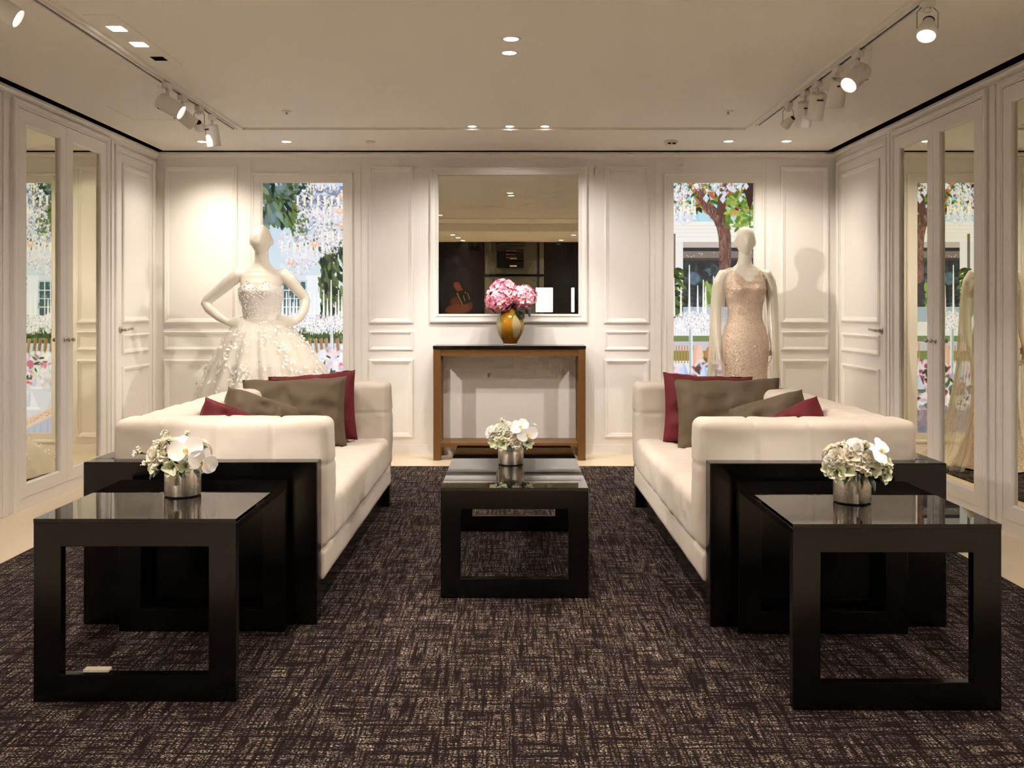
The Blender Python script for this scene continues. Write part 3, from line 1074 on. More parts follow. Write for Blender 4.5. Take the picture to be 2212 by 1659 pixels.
# ================================================================ PRINTED PICTURES (flat prints, painted procedurally)
class Canvas:
    def __init__(self, w, h, s, base, ox=0.0):
        self.s = s
        self.ox = ox * s
        self.w, self.h = int(w * s), int(h * s)
        self.a = np.zeros((self.h, self.w, 3))
        self.a[:] = base

    def _blend(self, x0, y0, x1, y1, maskfn, col, al):
        x0, x1 = x0 + self.ox, x1 + self.ox
        x0, y0 = max(0, int(x0)), max(0, int(y0))
        x1, y1 = min(self.w, int(x1) + 2), min(self.h, int(y1) + 2)
        if x1 <= x0 or y1 <= y0:
            return
        yy, xx = np.mgrid[y0:y1, x0:x1]
        m = np.clip(maskfn(xx + 0.5 - self.ox, yy + 0.5), 0, 1)[..., None] * al
        self.a[y0:y1, x0:x1] = self.a[y0:y1, x0:x1] * (1 - m) + np.array(col, float) * m

    def rect(self, x0, y0, x1, y1, col, al=1.0):
        s = self.s
        self._blend(x0 * s, y0 * s, x1 * s, y1 * s, lambda X, Y: ((X >= x0 * s) & (X <= x1 * s) & (Y >= y0 * s) & (Y <= y1 * s)).astype(float), col, al)

    def ell(self, cx, cy, rx, ry, col, al=1.0, rot=0.0, soft=1.0):
        s = self.s
        cx, cy, rx, ry = cx * s, cy * s, max(rx * s, 0.4), max(ry * s, 0.4)
        c, sn = math.cos(rot), math.sin(rot)
        q = max(rx, ry) + 1

        def m(X, Y):
            u = ((X - cx) * c + (Y - cy) * sn) / rx
            v = (-(X - cx) * sn + (Y - cy) * c) / ry
            d = (1 - np.sqrt(u * u + v * v)) * min(rx, ry) / soft + 0.5
            return d
        self._blend(cx - q, cy - q, cx + q, cy + q, m, col, al)

    def line(self, x0, y0, x1, y1, w0, w1, col, al=1.0):
        s = self.s
        x0, y0, x1, y1, w0, w1 = x0 * s, y0 * s, x1 * s, y1 * s, w0 * s / 2, w1 * s / 2
        q = max(w0, w1) + 1
        dx, dy = x1 - x0, y1 - y0
        L2 = dx * dx + dy * dy + 1e-9

        def m(X, Y):
            t = np.clip(((X - x0) * dx + (Y - y0) * dy) / L2, 0, 1)
            d = np.hypot(X - x0 - t * dx, Y - y0 - t * dy)
            return (w0 + (w1 - w0) * t) - d + 0.5
        self._blend(min(x0, x1) - q, min(y0, y1) - q, max(x0, x1) + q, max(y0, y1) + q, m, col, al)

    def poly(self, pts, col, al=1.0):
        s = self.s
        P = [(x * s, y * s) for x, y in pts]

        def m(X, Y):
            ins = np.zeros(X.shape, bool)
            j = len(P) - 1
            for i in range(len(P)):
                xi, yi = P[i]
                xj, yj = P[j]
                c = ((yi > Y) != (yj > Y)) & (X < (xj - xi) * (Y - yi) / (yj - yi + 1e-9) + xi)
                ins ^= c
                j = i
            return ins.astype(float)
        xs = [p[0] for p in P]
        ys = [p[1] for p in P]
        self._blend(min(xs), min(ys), max(xs), max(ys), m, col, al)

    def mesh(self, name, fn, m, parent):
        """Grid mesh with one vertex per sample, carrying the colours as the attribute 'print'."""
        H, W_ = self.h, self.w
        jj, ii = np.mgrid[0:H, 0:W_]
        u = ii / (W_ - 1.0)
        v = jj / (H - 1.0)
        co = fn(u, v).reshape(-1, 3).astype(np.float32)
        a = np.arange(H * W_).reshape(H, W_)
        q = np.stack([a[:-1, :-1], a[1:, :-1], a[1:, 1:], a[:-1, 1:]], -1).reshape(-1, 4)
        me = bpy.data.meshes.new(name)
        me.vertices.add(len(co))
        me.vertices.foreach_set('co', co.ravel())
        me.loops.add(q.size)
        me.loops.foreach_set('vertex_index', q.ravel().astype(np.int32))
        me.polygons.add(len(q))
        me.polygons.foreach_set('loop_start', np.arange(0, q.size, 4, dtype=np.int32))
        me.polygons.foreach_set('loop_total', np.full(len(q), 4, dtype=np.int32))
        me.update(calc_edges=True)
        c = np.clip(self.a / 255.0, 0, 1)
        lin = np.where(c <= 0.04045, c / 12.92, ((c + 0.055) / 1.055) ** 2.4).reshape(-1, 3)
        at = me.color_attributes.new('print', 'FLOAT_COLOR', 'POINT')
        at.data.foreach_set('color', np.concatenate([lin, np.ones((len(lin), 1))], 1).astype(np.float32).ravel())
        return link(name, me, m, parent)


rg = random.Random(21)


def jit(c, k):
    d = rg.uniform(-k, k)
    return tuple(max(0, min(255, v + d + rg.uniform(-k, k) * 0.4)) for v in c)


def leaves(cv, x0, y0, x1, y1, n, cols, ln=(6, 16), ang=None):
    for _ in range(n):
        x, y = rg.uniform(x0, x1), rg.uniform(y0, y1)
        a = rg.uniform(0, PI) if ang is None else ang + rg.uniform(-0.5, 0.5)
        l = rg.uniform(*ln)
        cv.ell(x, y, l / 2, l / 5.5, jit(rg.choice(cols), 16), 0.95, a)


def crystals(cv, cx, cy, rx, ry, n, tint=(238, 236, 244)):
    for _ in range(n):
        a, q = rg.uniform(0, 2 * PI), math.sqrt(rg.random())
        x, y = cx + rx * q * math.cos(a), cy + ry * q * math.sin(a)
        k = rg.random()
        if k < 0.5:
            cv.ell(x, y, rg.uniform(1, 2.6), rg.uniform(1.2, 3.4), jit(tint, 14), rg.uniform(0.5, 0.95))
        elif k < 0.72:
            cv.ell(x, y, rg.uniform(0.7, 1.5), rg.uniform(0.8, 2.2), jit((150, 146, 160), 28), 0.6)
        elif k < 0.86:
            cv.line(x, y, x + rg.uniform(-7, 7), y + rg.uniform(-3, 7), 1.0, 0.6, jit((250, 248, 252), 6), 0.8)
        else:
            cv.ell(x, y, rg.uniform(1, 3), rg.uniform(1, 2), jit((236, 206, 192), 14), 0.55)


def arms(cv, cx, cy, rad, n, col=(236, 232, 238)):
    """Curved chandelier arms with a candle and a string of drops."""
    for k in range(n):
        sx = -1 + 2 * k / max(1, n - 1)
        x1 = cx + sx * rad
        px, py = cx, cy
        for j in range(1, 9):
            t = j / 8
            x = cx + (x1 - cx) * t
            y = cy + math.sin(t * PI) * rad * 0.45 - t * rad * 0.1
            cv.line(px, py, x, y, 2.0, 1.8, jit(col, 10), 0.85)
            px, py = x, y
        cv.rect(px - 2.2, py - 20, px + 2.2, py - 1, jit((252, 243, 226), 5), 0.95)
        cv.ell(px, py, 4.5, 1.8, jit(col, 8), 0.9)
        for j in range(4):
            cv.ell(px + rg.uniform(-3, 3), py + 3 + 3 * j, 1.1, 1.7, jit((244, 244, 250), 10), 0.8)


def candelabra(cv, xs, base):
    for x, top in xs:
        cv.line(x, top, x, base, 2.0, 5.0, (253, 252, 250), 1.0)
    crystals(cv, sum(x for x, _ in xs) / len(xs), base + 8, 34, 16, 260, (250, 250, 255))
    for x, _ in xs:
        for j in range(6):
            cv.ell(x + rg.uniform(-5, 5), base + 12 + j * 3, 1.2, 3.0, (255, 255, 255), 0.9)


def paint_left():
    cv = Canvas(245, 545, 1.3, (206, 222, 238))
    for k in range(60):
        cv.rect(0, k * 5, 245, k * 5 + 5, (196 + k * 0.5, 216 + k * 0.3, 236))
    cv.rect(70, 8, 175, 60, (128, 142, 170))                   # roof and cornice
    for yy, c in ((6, (206, 216, 236)), (16, (96, 104, 130)), (22, (188, 200, 226)), (34, (110, 118, 146))):
        cv.rect(60, yy, 140, yy + 5, c)
    leaves(cv, 0, 0, 66, 92, 190, [(54, 74, 44), (84, 104, 62), (34, 44, 36), (120, 140, 110), (92, 112, 120)], (10, 30), 1.25)
    leaves(cv, 30, 0, 110, 36, 60, [(44, 60, 40), (86, 104, 70)], (8, 20))
    for x, y, r_ in ((40, 12, 14), (56, 22, 9), (16, 78, 13), (34, 70, 10)):
        cv.ell(x, y, r_, r_ * 0.7, (150, 166, 180), 0.55, rg.uniform(-1, 1), 7)
    leaves(cv, 60, 40, 96, 110, 40, [(70, 94, 50), (108, 132, 70)], (12, 28), 1.5)
    cv.rect(30, 200, 150, 300, (222, 230, 240))                # house front and window
    cv.rect(95, 200, 128, 330, (238, 243, 248))
    cv.rect(42, 210, 96, 288, (206, 214, 224))
    cv.rect(46, 214, 92, 286, (74, 96, 104))
    for k in range(30):
        cv.ell(rg.uniform(48, 90), rg.uniform(216, 284), rg.uniform(3, 9), rg.uniform(2, 6), jit((94, 122, 118), 30), 0.6)
    for xx in (57, 69, 81):
        cv.rect(xx - 1, 212, xx + 1, 288, (226, 234, 240))
    for yy in (232, 250, 268):
        cv.rect(44, yy - 1, 94, yy + 1, (226, 234, 240))
    cv.rect(130, 150, 152, 300, (74, 70, 72))                  # dark trunk
    leaves(cv, 124, 130, 245, 300, 420, [(46, 66, 36), (84, 104, 56), (30, 42, 28), (112, 130, 80)], (8, 24), 1.3)
    leaves(cv, 70, 40, 175, 140, 90, [(60, 78, 46), (104, 120, 90), (150, 160, 160), (90, 96, 110)], (8, 20))
    # chandeliers
    for (cx, cy, rx, ry, n) in ((130, 40, 52, 46, 620), (150, 90, 34, 44, 380), (100, 92, 34, 34, 330), (60, 128, 28, 26, 240), (112, 136, 40, 26, 380), (148, 120, 28, 34, 320), (72, 180, 34, 22, 240), (96, 168, 24, 18, 160)):
        crystals(cv, cx, cy, rx, ry, n)
    for (cx, cy, rx, ry, n) in ((200, 50, 40, 50, 500), (215, 110, 34, 40, 400), (190, 300, 50, 22, 500)):
        crystals(cv, cx, cy, rx, ry, n)
    for (cx, cy, r_, n) in ((205, 70, 34, 6), (120, 52, 44, 7), (152, 128, 24, 5), (100, 152, 30, 6), (68, 150, 26, 5), (146, 74, 28, 5)):
        arms(cv, cx, cy, r_, n)
    for x, y in ((112, 132), (166, 62), (170, 92), (172, 28), (62, 172)):
        cv.ell(x, y, 8, 6, (240, 190, 160), 0.85, 0, 4)
        cv.ell(x, y - 2, 4, 3, (255, 232, 206), 0.9, 0, 3)
    for x in (104, 110, 122, 128, 146, 152):
        cv.line(x, 0, x, rg.uniform(10, 24), 2.5, 3, (250, 238, 218), 0.9)
    # hedge, chairs, candles
    cv.rect(0, 306, 245, 346, (70, 92, 50))
    leaves(cv, 0, 304, 245, 346, 360, [(52, 74, 34), (92, 116, 60), (132, 150, 98), (40, 50, 30)], (4, 10))
    for k in range(21):
        x = 2 + k * 12 + rg.uniform(-1, 1)
        cv.poly([(x, 338), (x + 7, 334), (x + 10, 366), (x + 3, 370)], jit((190, 150, 116), 20))
        cv.line(x + 3, 338, x + 6, 366, 1.2, 1.2, (120, 84, 60))
    candelabra(cv, [(44, 252), (52, 236), (60, 246), (66, 258), (74, 250)], 290)
    candelabra(cv, [(102, 236), (112, 240), (122, 226), (132, 232), (140, 250)], 298)
    candelabra(cv, [(148, 210), (140, 262), (158, 258), (164, 232), (171, 246)], 296)
    crystals(cv, 90, 304, 90, 20, 800, (252, 252, 255))
    cv.rect(146, 290, 152, 400, (240, 242, 250), 0.9)
    cv.line(148, 300, 148, 400, 1, 1, (190, 196, 214))
    # flowers, napkins, table edge
    for k in range(480):
        x, y = rg.uniform(-4, 249), rg.uniform(352, 440)
        if y < 352 + 26 * max(0, 1 - x / 175):
            continue
        c = rg.choice([(248, 244, 246), (240, 226, 236), (246, 214, 222), (214, 190, 214), (236, 240, 220), (252, 250, 250), (250, 236, 238), (244, 238, 246)] if rg.random() < 0.95 else [(222, 110, 140)])
        cv.ell(x, y, rg.uniform(3, 9), rg.uniform(3, 8), jit(c, 12), 0.8, rg.uniform(0, 3), 2.5)
    leaves(cv, 0, 372, 175, 430, 40, [(52, 66, 40), (120, 132, 84)], (6, 14))
    cv.poly([(0, 545), (245, 545), (245, 420), (120, 432), (0, 480)], (228, 226, 240))
    for (x, y, w_) in ((162, 462, 30), (132, 438, 24), (98, 430, 22), (58, 470, 40), (20, 452, 30), (110, 470, 30)):
        cv.poly([(x - w_ / 2, y + w_ * 0.5), (x, y - w_ * 0.8), (x + w_ / 2, y + w_ * 0.5)], jit((238, 240, 252), 6))
        cv.poly([(x, y - w_ * 0.8), (x + w_ / 2, y + w_ * 0.5), (x + w_ * 0.1, y + w_ * 0.5)], (206, 212, 240), 0.8)
        cv.ell(x, y + w_ * 0.55, w_ * 0.7, w_ * 0.12, (250, 250, 252))
    cv.poly([(0, 452), (0, 470), (150, 545), (245, 545), (245, 566)], (240, 214, 198))
    for k in range(200):
        t_ = rg.random()
        cv.ell(t_ * 170, 462 + t_ * 78 + rg.uniform(-6, 6), 2, 1.5, jit((222, 178, 156), 20), 0.6)
    cv.poly([(0, 470), (0, 545), (150, 545)], (196, 198, 222))
    for k in range(9):
        cv.line(6 + k * 14, 480 + k * 7, 4 + k * 14, 545, 3, 5, (176, 180, 208), 0.6)
    cv.ell(16, 528, 30, 16, (140, 148, 190), 0.8, 0, 4)
    return cv


def paint_right():
    cv = Canvas(245, 545, 1.3, (232, 232, 230), 70)
    cv.rect(-70, 0, 175, 90, (168, 214, 232))
    cv.rect(56, 60, 175, 86, (186, 222, 234))
    leaves(cv, -70, 0, 175, 60, 340, [(74, 104, 36), (112, 142, 52), (50, 66, 32), (170, 130, 60), (196, 110, 60), (38, 46, 30)], (8, 22))
    cv.rect(-70, 84, 175, 128, (244, 240, 232))                  # white house
    for yy in (92, 100, 108, 116):
        cv.rect(-70, yy, 175, yy + 0.8, (222, 216, 206))
    cv.rect(20, 128, 175, 140, (196, 186, 176))
    cv.rect(0, 110, 6, 300, (120, 104, 96))
    cv.rect(6, 128, 22, 310, (240, 236, 230))
    cv.rect(22, 140, 175, 300, (46, 44, 48))                   # dark glass front
    cv.rect(22, 148, 175, 162, (132, 120, 114))
    cv.rect(22, 162, 175, 168, (70, 62, 60))
    for k in range(8):
        cv.ell(rg.uniform(30, 96), rg.uniform(150, 160), 1.3, 1.0, (236, 216, 190))
    for k in range(150):
        cv.ell(rg.uniform(26, 98), rg.uniform(176, 292), rg.uniform(2, 9), rg.uniform(2, 10), jit(rg.choice([(36, 44, 46), (58, 74, 80), (24, 26, 28), (88, 110, 126), (60, 90, 84)]), 12), 0.6)
    cv.ell(46, 206, 12, 14, (120, 150, 176), 0.55, 0, 5)
    leaves(cv, 70, 220, 96, 290, 60, [(110, 140, 60), (150, 176, 96)], (8, 22), 1.4)
    leaves(cv, -6, 186, 22, 290, 120, [(58, 78, 34), (96, 116, 50), (34, 44, 26)], (8, 22), 0.4)
    cv.rect(22, 268, 175, 300, (170, 186, 200))
    for k in range(60):
        cv.line(rg.uniform(24, 96), rg.uniform(262, 330), rg.uniform(24, 96), rg.uniform(262, 330), 1, 1, (206, 214, 226), 0.7)
    # tree trunk
    T_ = [(56, 8, 16), (62, 30, 15), (70, 48, 16), (84, 62, 20), (98, 76, 24), (108, 94, 27), (112, 116, 27), (113, 145, 26), (113, 170, 25), (112, 190, 25), (112, 205, 25)]
    for (x0, y0, w0), (x1, y1, w1) in zip(T_[:-1], T_[1:]):
        cv.line(x0, y0, x1, y1, w0, w1, (120, 84, 72))
    for (x0, y0, x1, y1, w0, w1) in ((104, 84, 106, 40, 22, 18), (106, 40, 112, 6, 18, 15)):
        cv.line(x0, y0, x1, y1, w0, w1, (98, 68, 58))
    for k in range(620):
        t_ = rg.random() * 9.99
        i = int(t_)
        f = t_ - i
        x = T_[i][0] * (1 - f) + T_[i + 1][0] * f + rg.uniform(-0.45, 0.45) * T_[i][2]
        y = T_[i][1] * (1 - f) + T_[i + 1][1] * f
        cv.line(x, y, x + rg.uniform(-1.5, 1.5), y + rg.uniform(4, 12), 1.6, 1, jit(rg.choice([(146, 106, 94), (92, 62, 52), (172, 132, 120), (70, 48, 42)]), 10), 0.6)
    leaves(cv, 118, 30, 175, 100, 90, [(118, 154, 62), (88, 128, 44), (160, 180, 90)], (10, 24))
    cv.ell(132, 66, 10, 7, (214, 160, 70), 0.7, 0, 4)
    cv.poly([(150, 0), (175, 0), (172, 40), (166, 60), (160, 40)], (62, 42, 38))
    cv.line(166, 56, 166, 110, 1.5, 1, (50, 36, 32))
    # crystal drops across the top and the chandelier on the left
    for x, y, q in ((10, 10, 5), (24, 16, 6), (38, 22, 6), (52, 8, 5), (72, 34, 7), (90, 12, 7), (98, 22, 6), (108, 36, 7), (112, 24, 6), (122, 10, 6), (130, 14, 6), (146, 36, 5), (158, 8, 6), (6, 26, 6), (16, 30, 6)):
        cv.poly([(x, y - q * 1.5), (x + q, y), (x, y + q * 1.3), (x - q, y)], (222, 226, 240), 0.92)
        cv.line(x, y - q * 1.4, x, y + q * 1.2, 0.8, 0.8, (250, 252, 255))
        cv.line(x - q, y, x + q, y, 0.7, 0.7, (160, 164, 184), 0.7)
    crystals(cv, 100, 8, 60, 14, 220)
    crystals(cv, 16, 20, 20, 22, 220)
    crystals(cv, 22, 66, 28, 24, 420)
    crystals(cv, -30, 40, 36, 40, 500)
    crystals(cv, -40, 90, 30, 20, 260)
    arms(cv, -34, 60, 34, 6)
    leaves(cv, -70, 110, -20, 200, 70, [(58, 50, 40), (84, 60, 52), (60, 80, 40)], (8, 22), 1.4)
    arms(cv, 18, 74, 30, 5)
    for x in (24, 42):
        cv.line(x, 34, x, 62, 4.2, 4.4, (250, 236, 206))
    # candelabra
    candelabra(cv, [(36, 178), (3, 206), (18, 226), (54, 222), (66, 210), (71, 224), (88, 202)], 286)
    candelabra(cv, [(-50, 200), (-40, 226), (-28, 212), (-16, 222)], 286)
    crystals(cv, 44, 300, 48, 22, 640, (250, 250, 255))
    for k in range(15):
        x = 3 + k * 6.2
        cv.line(x, 316, x, 336 + rg.uniform(-3, 4), 1.5, 3.2, (252, 252, 255), 0.95)
    cv.rect(-70, 330, 175, 346, (118, 140, 88))
    cv.rect(-70, 342, 175, 362, (206, 198, 206))
    cv.rect(-70, 362, 175, 384, (126, 140, 84))
    for k in range(8):
        x = 2 + k * 6
        cv.line(x, 352, x - 2 + k * 0.5, 388, 2.2, 2.4, (206, 140, 80))
    cv.ell(54, 388, 14, 38, (232, 182, 158))
    cv.ell(58, 380, 8, 30, (244, 206, 186), 0.8, 0, 4)
    cv.ell(80, 378, 11, 26, (196, 132, 84))
    cv.ell(83, 374, 6, 18, (226, 166, 116), 0.8, 0, 4)
    for k in range(11):
        cv.line(110 + k * 7, 346, 108 + k * 7, 420, 2.2, 2.4, jit((206, 140, 80), 14))
    cv.line(39, 316, 40, 470, 8, 8, (214, 220, 226))
    cv.line(37, 316, 38, 470, 1.5, 1.5, (120, 150, 130))
    cv.line(42, 316, 43, 470, 1.2, 1.2, (255, 255, 255))
    for k in range(600):
        x, y = rg.uniform(-74, 179), rg.uniform(378, 500)
        if y < 384 + 20 * math.sin(x * 0.05):
            continue
        c = rg.choice([(240, 226, 240), (226, 200, 232), (250, 246, 250), (206, 170, 214), (240, 214, 226), (236, 240, 232), (150, 40, 90), (76, 92, 60)])
        cv.ell(x, y, rg.uniform(3, 10), rg.uniform(3, 9), jit(c, 12), 0.8, rg.uniform(0, 3), 2.5)
    leaves(cv, 0, 400, 175, 480, 60, [(60, 82, 40), (40, 54, 30)], (6, 14))
    for (x, y, w_) in ((68, 410, 30), (24, 404, 26), (150, 440, 30), (110, 430, 26)):
        cv.poly([(x - w_ / 2, y + w_ * 0.6), (x, y - w_ * 0.7), (x + w_ / 2, y + w_ * 0.6)], (206, 220, 248))
        cv.poly([(x, y - w_ * 0.7), (x + w_ / 2, y + w_ * 0.6), (x + 2, y + w_ * 0.6)], (176, 192, 236), 0.8)
    cv.rect(-70, 490, 175, 545, (150, 132, 150))
    for k in range(120):
        cv.ell(rg.uniform(-70, 175), rg.uniform(478, 545), rg.uniform(4, 12), rg.uniform(3, 8), jit(rg.choice([(176, 150, 160), (110, 96, 120), (198, 170, 160), (90, 104, 140)]), 14), 0.6, rg.uniform(0, 3), 3)
    cv.line(120, 476, 132, 474, 3, 3, (44, 42, 50))
    cv.line(128, 470, 124, 498, 3, 3, (44, 42, 50))
    cv.line(118, 490, 136, 492, 3, 3, (44, 42, 50))
    return cv


def light_box(cv, X0, X1, e0, e1, label):
    """Deep light box behind a wall opening: lit print set back from the wall, larger than the opening."""
    D = 0.35
    k = (YB + D) / YB
    P0, P1 = X0 * k, X1 * k                     # print area seen straight on
    wd = P1 - P0
    P0, P1 = P0 - e0 * wd, P1 + e1 * wd
    Z0, Z1 = EYE + (OZ0 - EYE) * k, EYE + (OZ1 - EYE) * k
    xc = (P0 + P1) / 2
    t = thing('light_box', label, 'light box', (xc, YB + D, Z0))
    w_, h_ = P1 - P0, Z1 - Z0
    mb = MB()
    yf = -D + 0.016
    mb.box(-w_ / 2 - 0.06, w_ / 2 + 0.06, 0.004, 0.02, -0.07, h_ + 0.03)
    mb.box(-w_ / 2 - 0.06, -w_ / 2 - 0.04, yf, 0.004, -0.07, h_ + 0.03)
    mb.box(w_ / 2 + 0.04, w_ / 2 + 0.06, yf, 0.004, -0.07, h_ + 0.03)
    mb.box(-w_ / 2 - 0.06, w_ / 2 + 0.06, yf, 0.004, -0.07, -0.05)
    mb.box(-w_ / 2 - 0.06, w_ / 2 + 0.06, yf, 0.004, h_ + 0.01, h_ + 0.03)
    mb.build('box_body', 'white_metal', t, fix=False)
    cv.mesh('printed_face', lambda u, v: np.stack([(u - 0.5) * w_, np.full_like(u, 0.0), (1 - v) * h_], -1), 'lightbox_print', t)
    return t


light_box(paint_left(), *OPEN[0], 0.0, 0.4, 'tall glowing picture of crystal chandeliers behind the ball gown')
light_box(paint_right(), *OPEN[1], 0.4, 0.0, 'tall glowing picture of a tree and candles behind the beaded gown')

# ------------------------------------------------ what the mirror shows behind the camera
t = thing('shop_poster', 'dark poster of a hand holding a buckled bag, seen in the mirror', 'poster', (-0.823, YF, 0.35))
cv = Canvas(70, 204, 1.6, (14, 9, 8))
for k in range(60):
    cv.ell(rg.uniform(5, 65), rg.uniform(0, 204), rg.uniform(4, 14), rg.uniform(8, 30), jit((20, 12, 10), 8), 0.5, 0, 6)
cv.line(20, 30, 46, 78, 12, 22, (34, 22, 20), 0.6)
cv.ell(30, 108, 20, 12, (84, 40, 30), 0.9, 0.2, 6)
cv.ell(24, 118, 24, 9, (100, 54, 38), 0.9, -0.1, 5)
cv.line(22, 76, 34, 98, 12, 8, (96, 48, 34), 0.9)
cv.poly([(20, 88), (40, 82), (50, 104), (30, 112)], (26, 18, 16))
cv.line(22, 90, 32, 111, 1.5, 1.5, (120, 106, 84))
cv.line(33, 94, 36, 104, 1.4, 1.4, (110, 96, 76))
cv.line(41, 91, 44, 101, 1.4, 1.4, (110, 96, 76))
cv.line(36, 88, 38, 90, 1.4, 1.4, (110, 96, 76))
part_box('poster_panel', 'front_dark', t, -0.353, 0.353, 0.0, 0.03, -0.005, 2.036)
cv.mesh('poster_print', lambda u, v: np.stack([(u - 0.5) * 0.696, np.full_like(u, 0.0325), (1 - v) * 2.03], -1), 'poster_print', t)
t = thing('glass_partition', 'grey glass partition behind the camera, seen in the mirror', 'partition', (0.05, YF, 0.0))
part_box('glass_panel', 'front_grey', t, -0.52, 0.53, 0.001, 0.02, 0.0, 2.38)
part_box('cross_rail', 'front_dark', t, -0.52, 0.53, 0.02, 0.03, 1.78, 1.82)
part_box('door_post', 'front_dark', t, 0.42, 0.45, 0.02, 0.035, 0.0, 2.38)
t = thing('display_shelf', 'dark display shelf with small goods, seen in the mirror', 'shelf', (0.0, YF + 0.035, 1.85))
part_box('shelf_back', 'front_dark', t, -0.25, 0.22, 0, 0.012, 0.08, 0.40)
for k, (zz, x0, x1) in enumerate(((0.44, -0.27, 0.22), (0.47, -0.27, 0.24), (0.36, -0.10, 0.18), (0.22, -0.1, 0.2))):
    part_box('shelf_board', 'front_grey', t, x0, x1, 0.0, 0.10, zz, zz + 0.008)
for (x0, x1, zz, m) in ((-0.09, 0.1, 0.372, 'chip_red'), (-0.09, 0.08, 0.30, 'chip_red'), (-0.09, 0.09, 0.25, 'chip_red'), (-0.02, 0.1, 0.232, 'card_white'), (-0.02, 0.1, 0.1, 'card_white')):
    part_box('folded_goods', m, t, x0, x1, 0.012, 0.06, zz, zz + 0.022)
for x0, x1, z0, z1, lab in ((0.434, 0.735, 1.15, 1.58, 'glowing white lamp panel behind the camera, seen in the mirror'),
                            (1.06, 1.115, 1.15, 1.58, 'narrow glowing lamp strip at the right edge of the mirror')):
    t = thing('lamp_panel', lab, 'lamp', ((x0 + x1) / 2, YF + 0.04, z0))
    hw_ = (x1 - x0) / 2
    part_box('lamp_body', 'front_dark', t, -hw_ + 0.01, hw_ - 0.01, -0.002, 0.02, 0.01, z1 - z0 - 0.01)
    part_box('diffuser', 'lamp_panel', t, -hw_, hw_, 0.02, 0.04, 0, z1 - z0, bevel=0.008)
    part_box('lamp_leg', 'front_dark', t, -0.012, 0.012, -0.005, 0.015, -1.15, 0.02)

# ================================================================ FLOWERS
rf = random.Random(5)


def petal_fn(L, Wd, cup, curl, M, ripple=0.0, ph=0.0):
    """Petal: v runs from the base outwards, u across; cup bends the sides, curl the tip."""
    def f(a, b):
        u = 2 * a - 1
        wv = Wd * math.sin(PI * min(1.0, 0.12 + 0.80 * b)) ** 0.7
        x = u * wv / 2
        y = L * b
        z = cup * (u * u) * wv * 0.6 + curl * b * b * L + ripple * math.sin(u * 5 + ph) * b
        return M @ Vector((x, y, z))
    return f


def face_matrix(pos, dirv, roll=0.0):
    q = Vector(dirv).normalized().to_track_quat('Z', 'Y')
    return Matrix.Translation(pos) @ q.to_matrix().to_4x4() @ Matrix.Rotation(roll, 4, 'Z')


def rose(parent, pos, dirv, r, m):
    mb = MB()
    B = face_matrix(pos, dirv, rf.uniform(0, 6))
    for ring, (n, rad, tilt, ln) in enumerate(((4, 0.10, 84, 0.62), (5, 0.22, 74, 0.74), (6, 0.36, 60, 0.84), (6, 0.46, 40, 0.92), (6, 0.46, 20, 0.98))):
        for k in range(n):
            a = 2 * PI * (k + 0.5 * (ring % 2)) / n + rf.uniform(-0.12, 0.12)
            M = B @ Matrix.Rotation(a, 4, 'Z') @ Matrix.Translation((0, rad * r * 0.5, -0.35 * r)) @ Matrix.Rotation(R(tilt), 4, 'X')
            mb.grid(petal_fn(ln * r, 1.05 * r * (0.7 + 0.14 * ring), 0.45, -0.26 if ring > 1 else 0.12, M, 0.02 * r, rf.uniform(0, 6)), 4, 4)
    return mb.build('rose', m, parent, smooth=True, fix=False)


def lisianthus(parent, pos, dirv, r, m='petal_green'):
    mb = MB()
    B = face_matrix(pos, dirv, rf.uniform(0, 6))
    for k in range(6):
        a = 2 * PI * k / 6
        M = B @ Matrix.Rotation(a, 4, 'Z') @ Matrix.Translation((0, 0.10 * r, -0.75 * r)) @ Matrix.Rotation(R(62 - 8 * (k % 2)), 4, 'X')
        mb.grid(petal_fn(1.35 * r, 1.35 * r, 0.5, -0.34, M, 0.03 * r, k), 5, 5)
    o = mb.build('lisianthus', m, parent, smooth=True, fix=False)
    c = MB()
    c.ellipsoid((0, 0, 0), (0.16 * r, 0.16 * r, 0.3 * r), 8, 6)
    c.v = [tuple(B @ (Vector(v) + Vector((0, 0, -0.30 * r)))) for v in c.v]
    c.build('stamen', 'leaf_mid', o, smooth=True, fix=False)
    return o


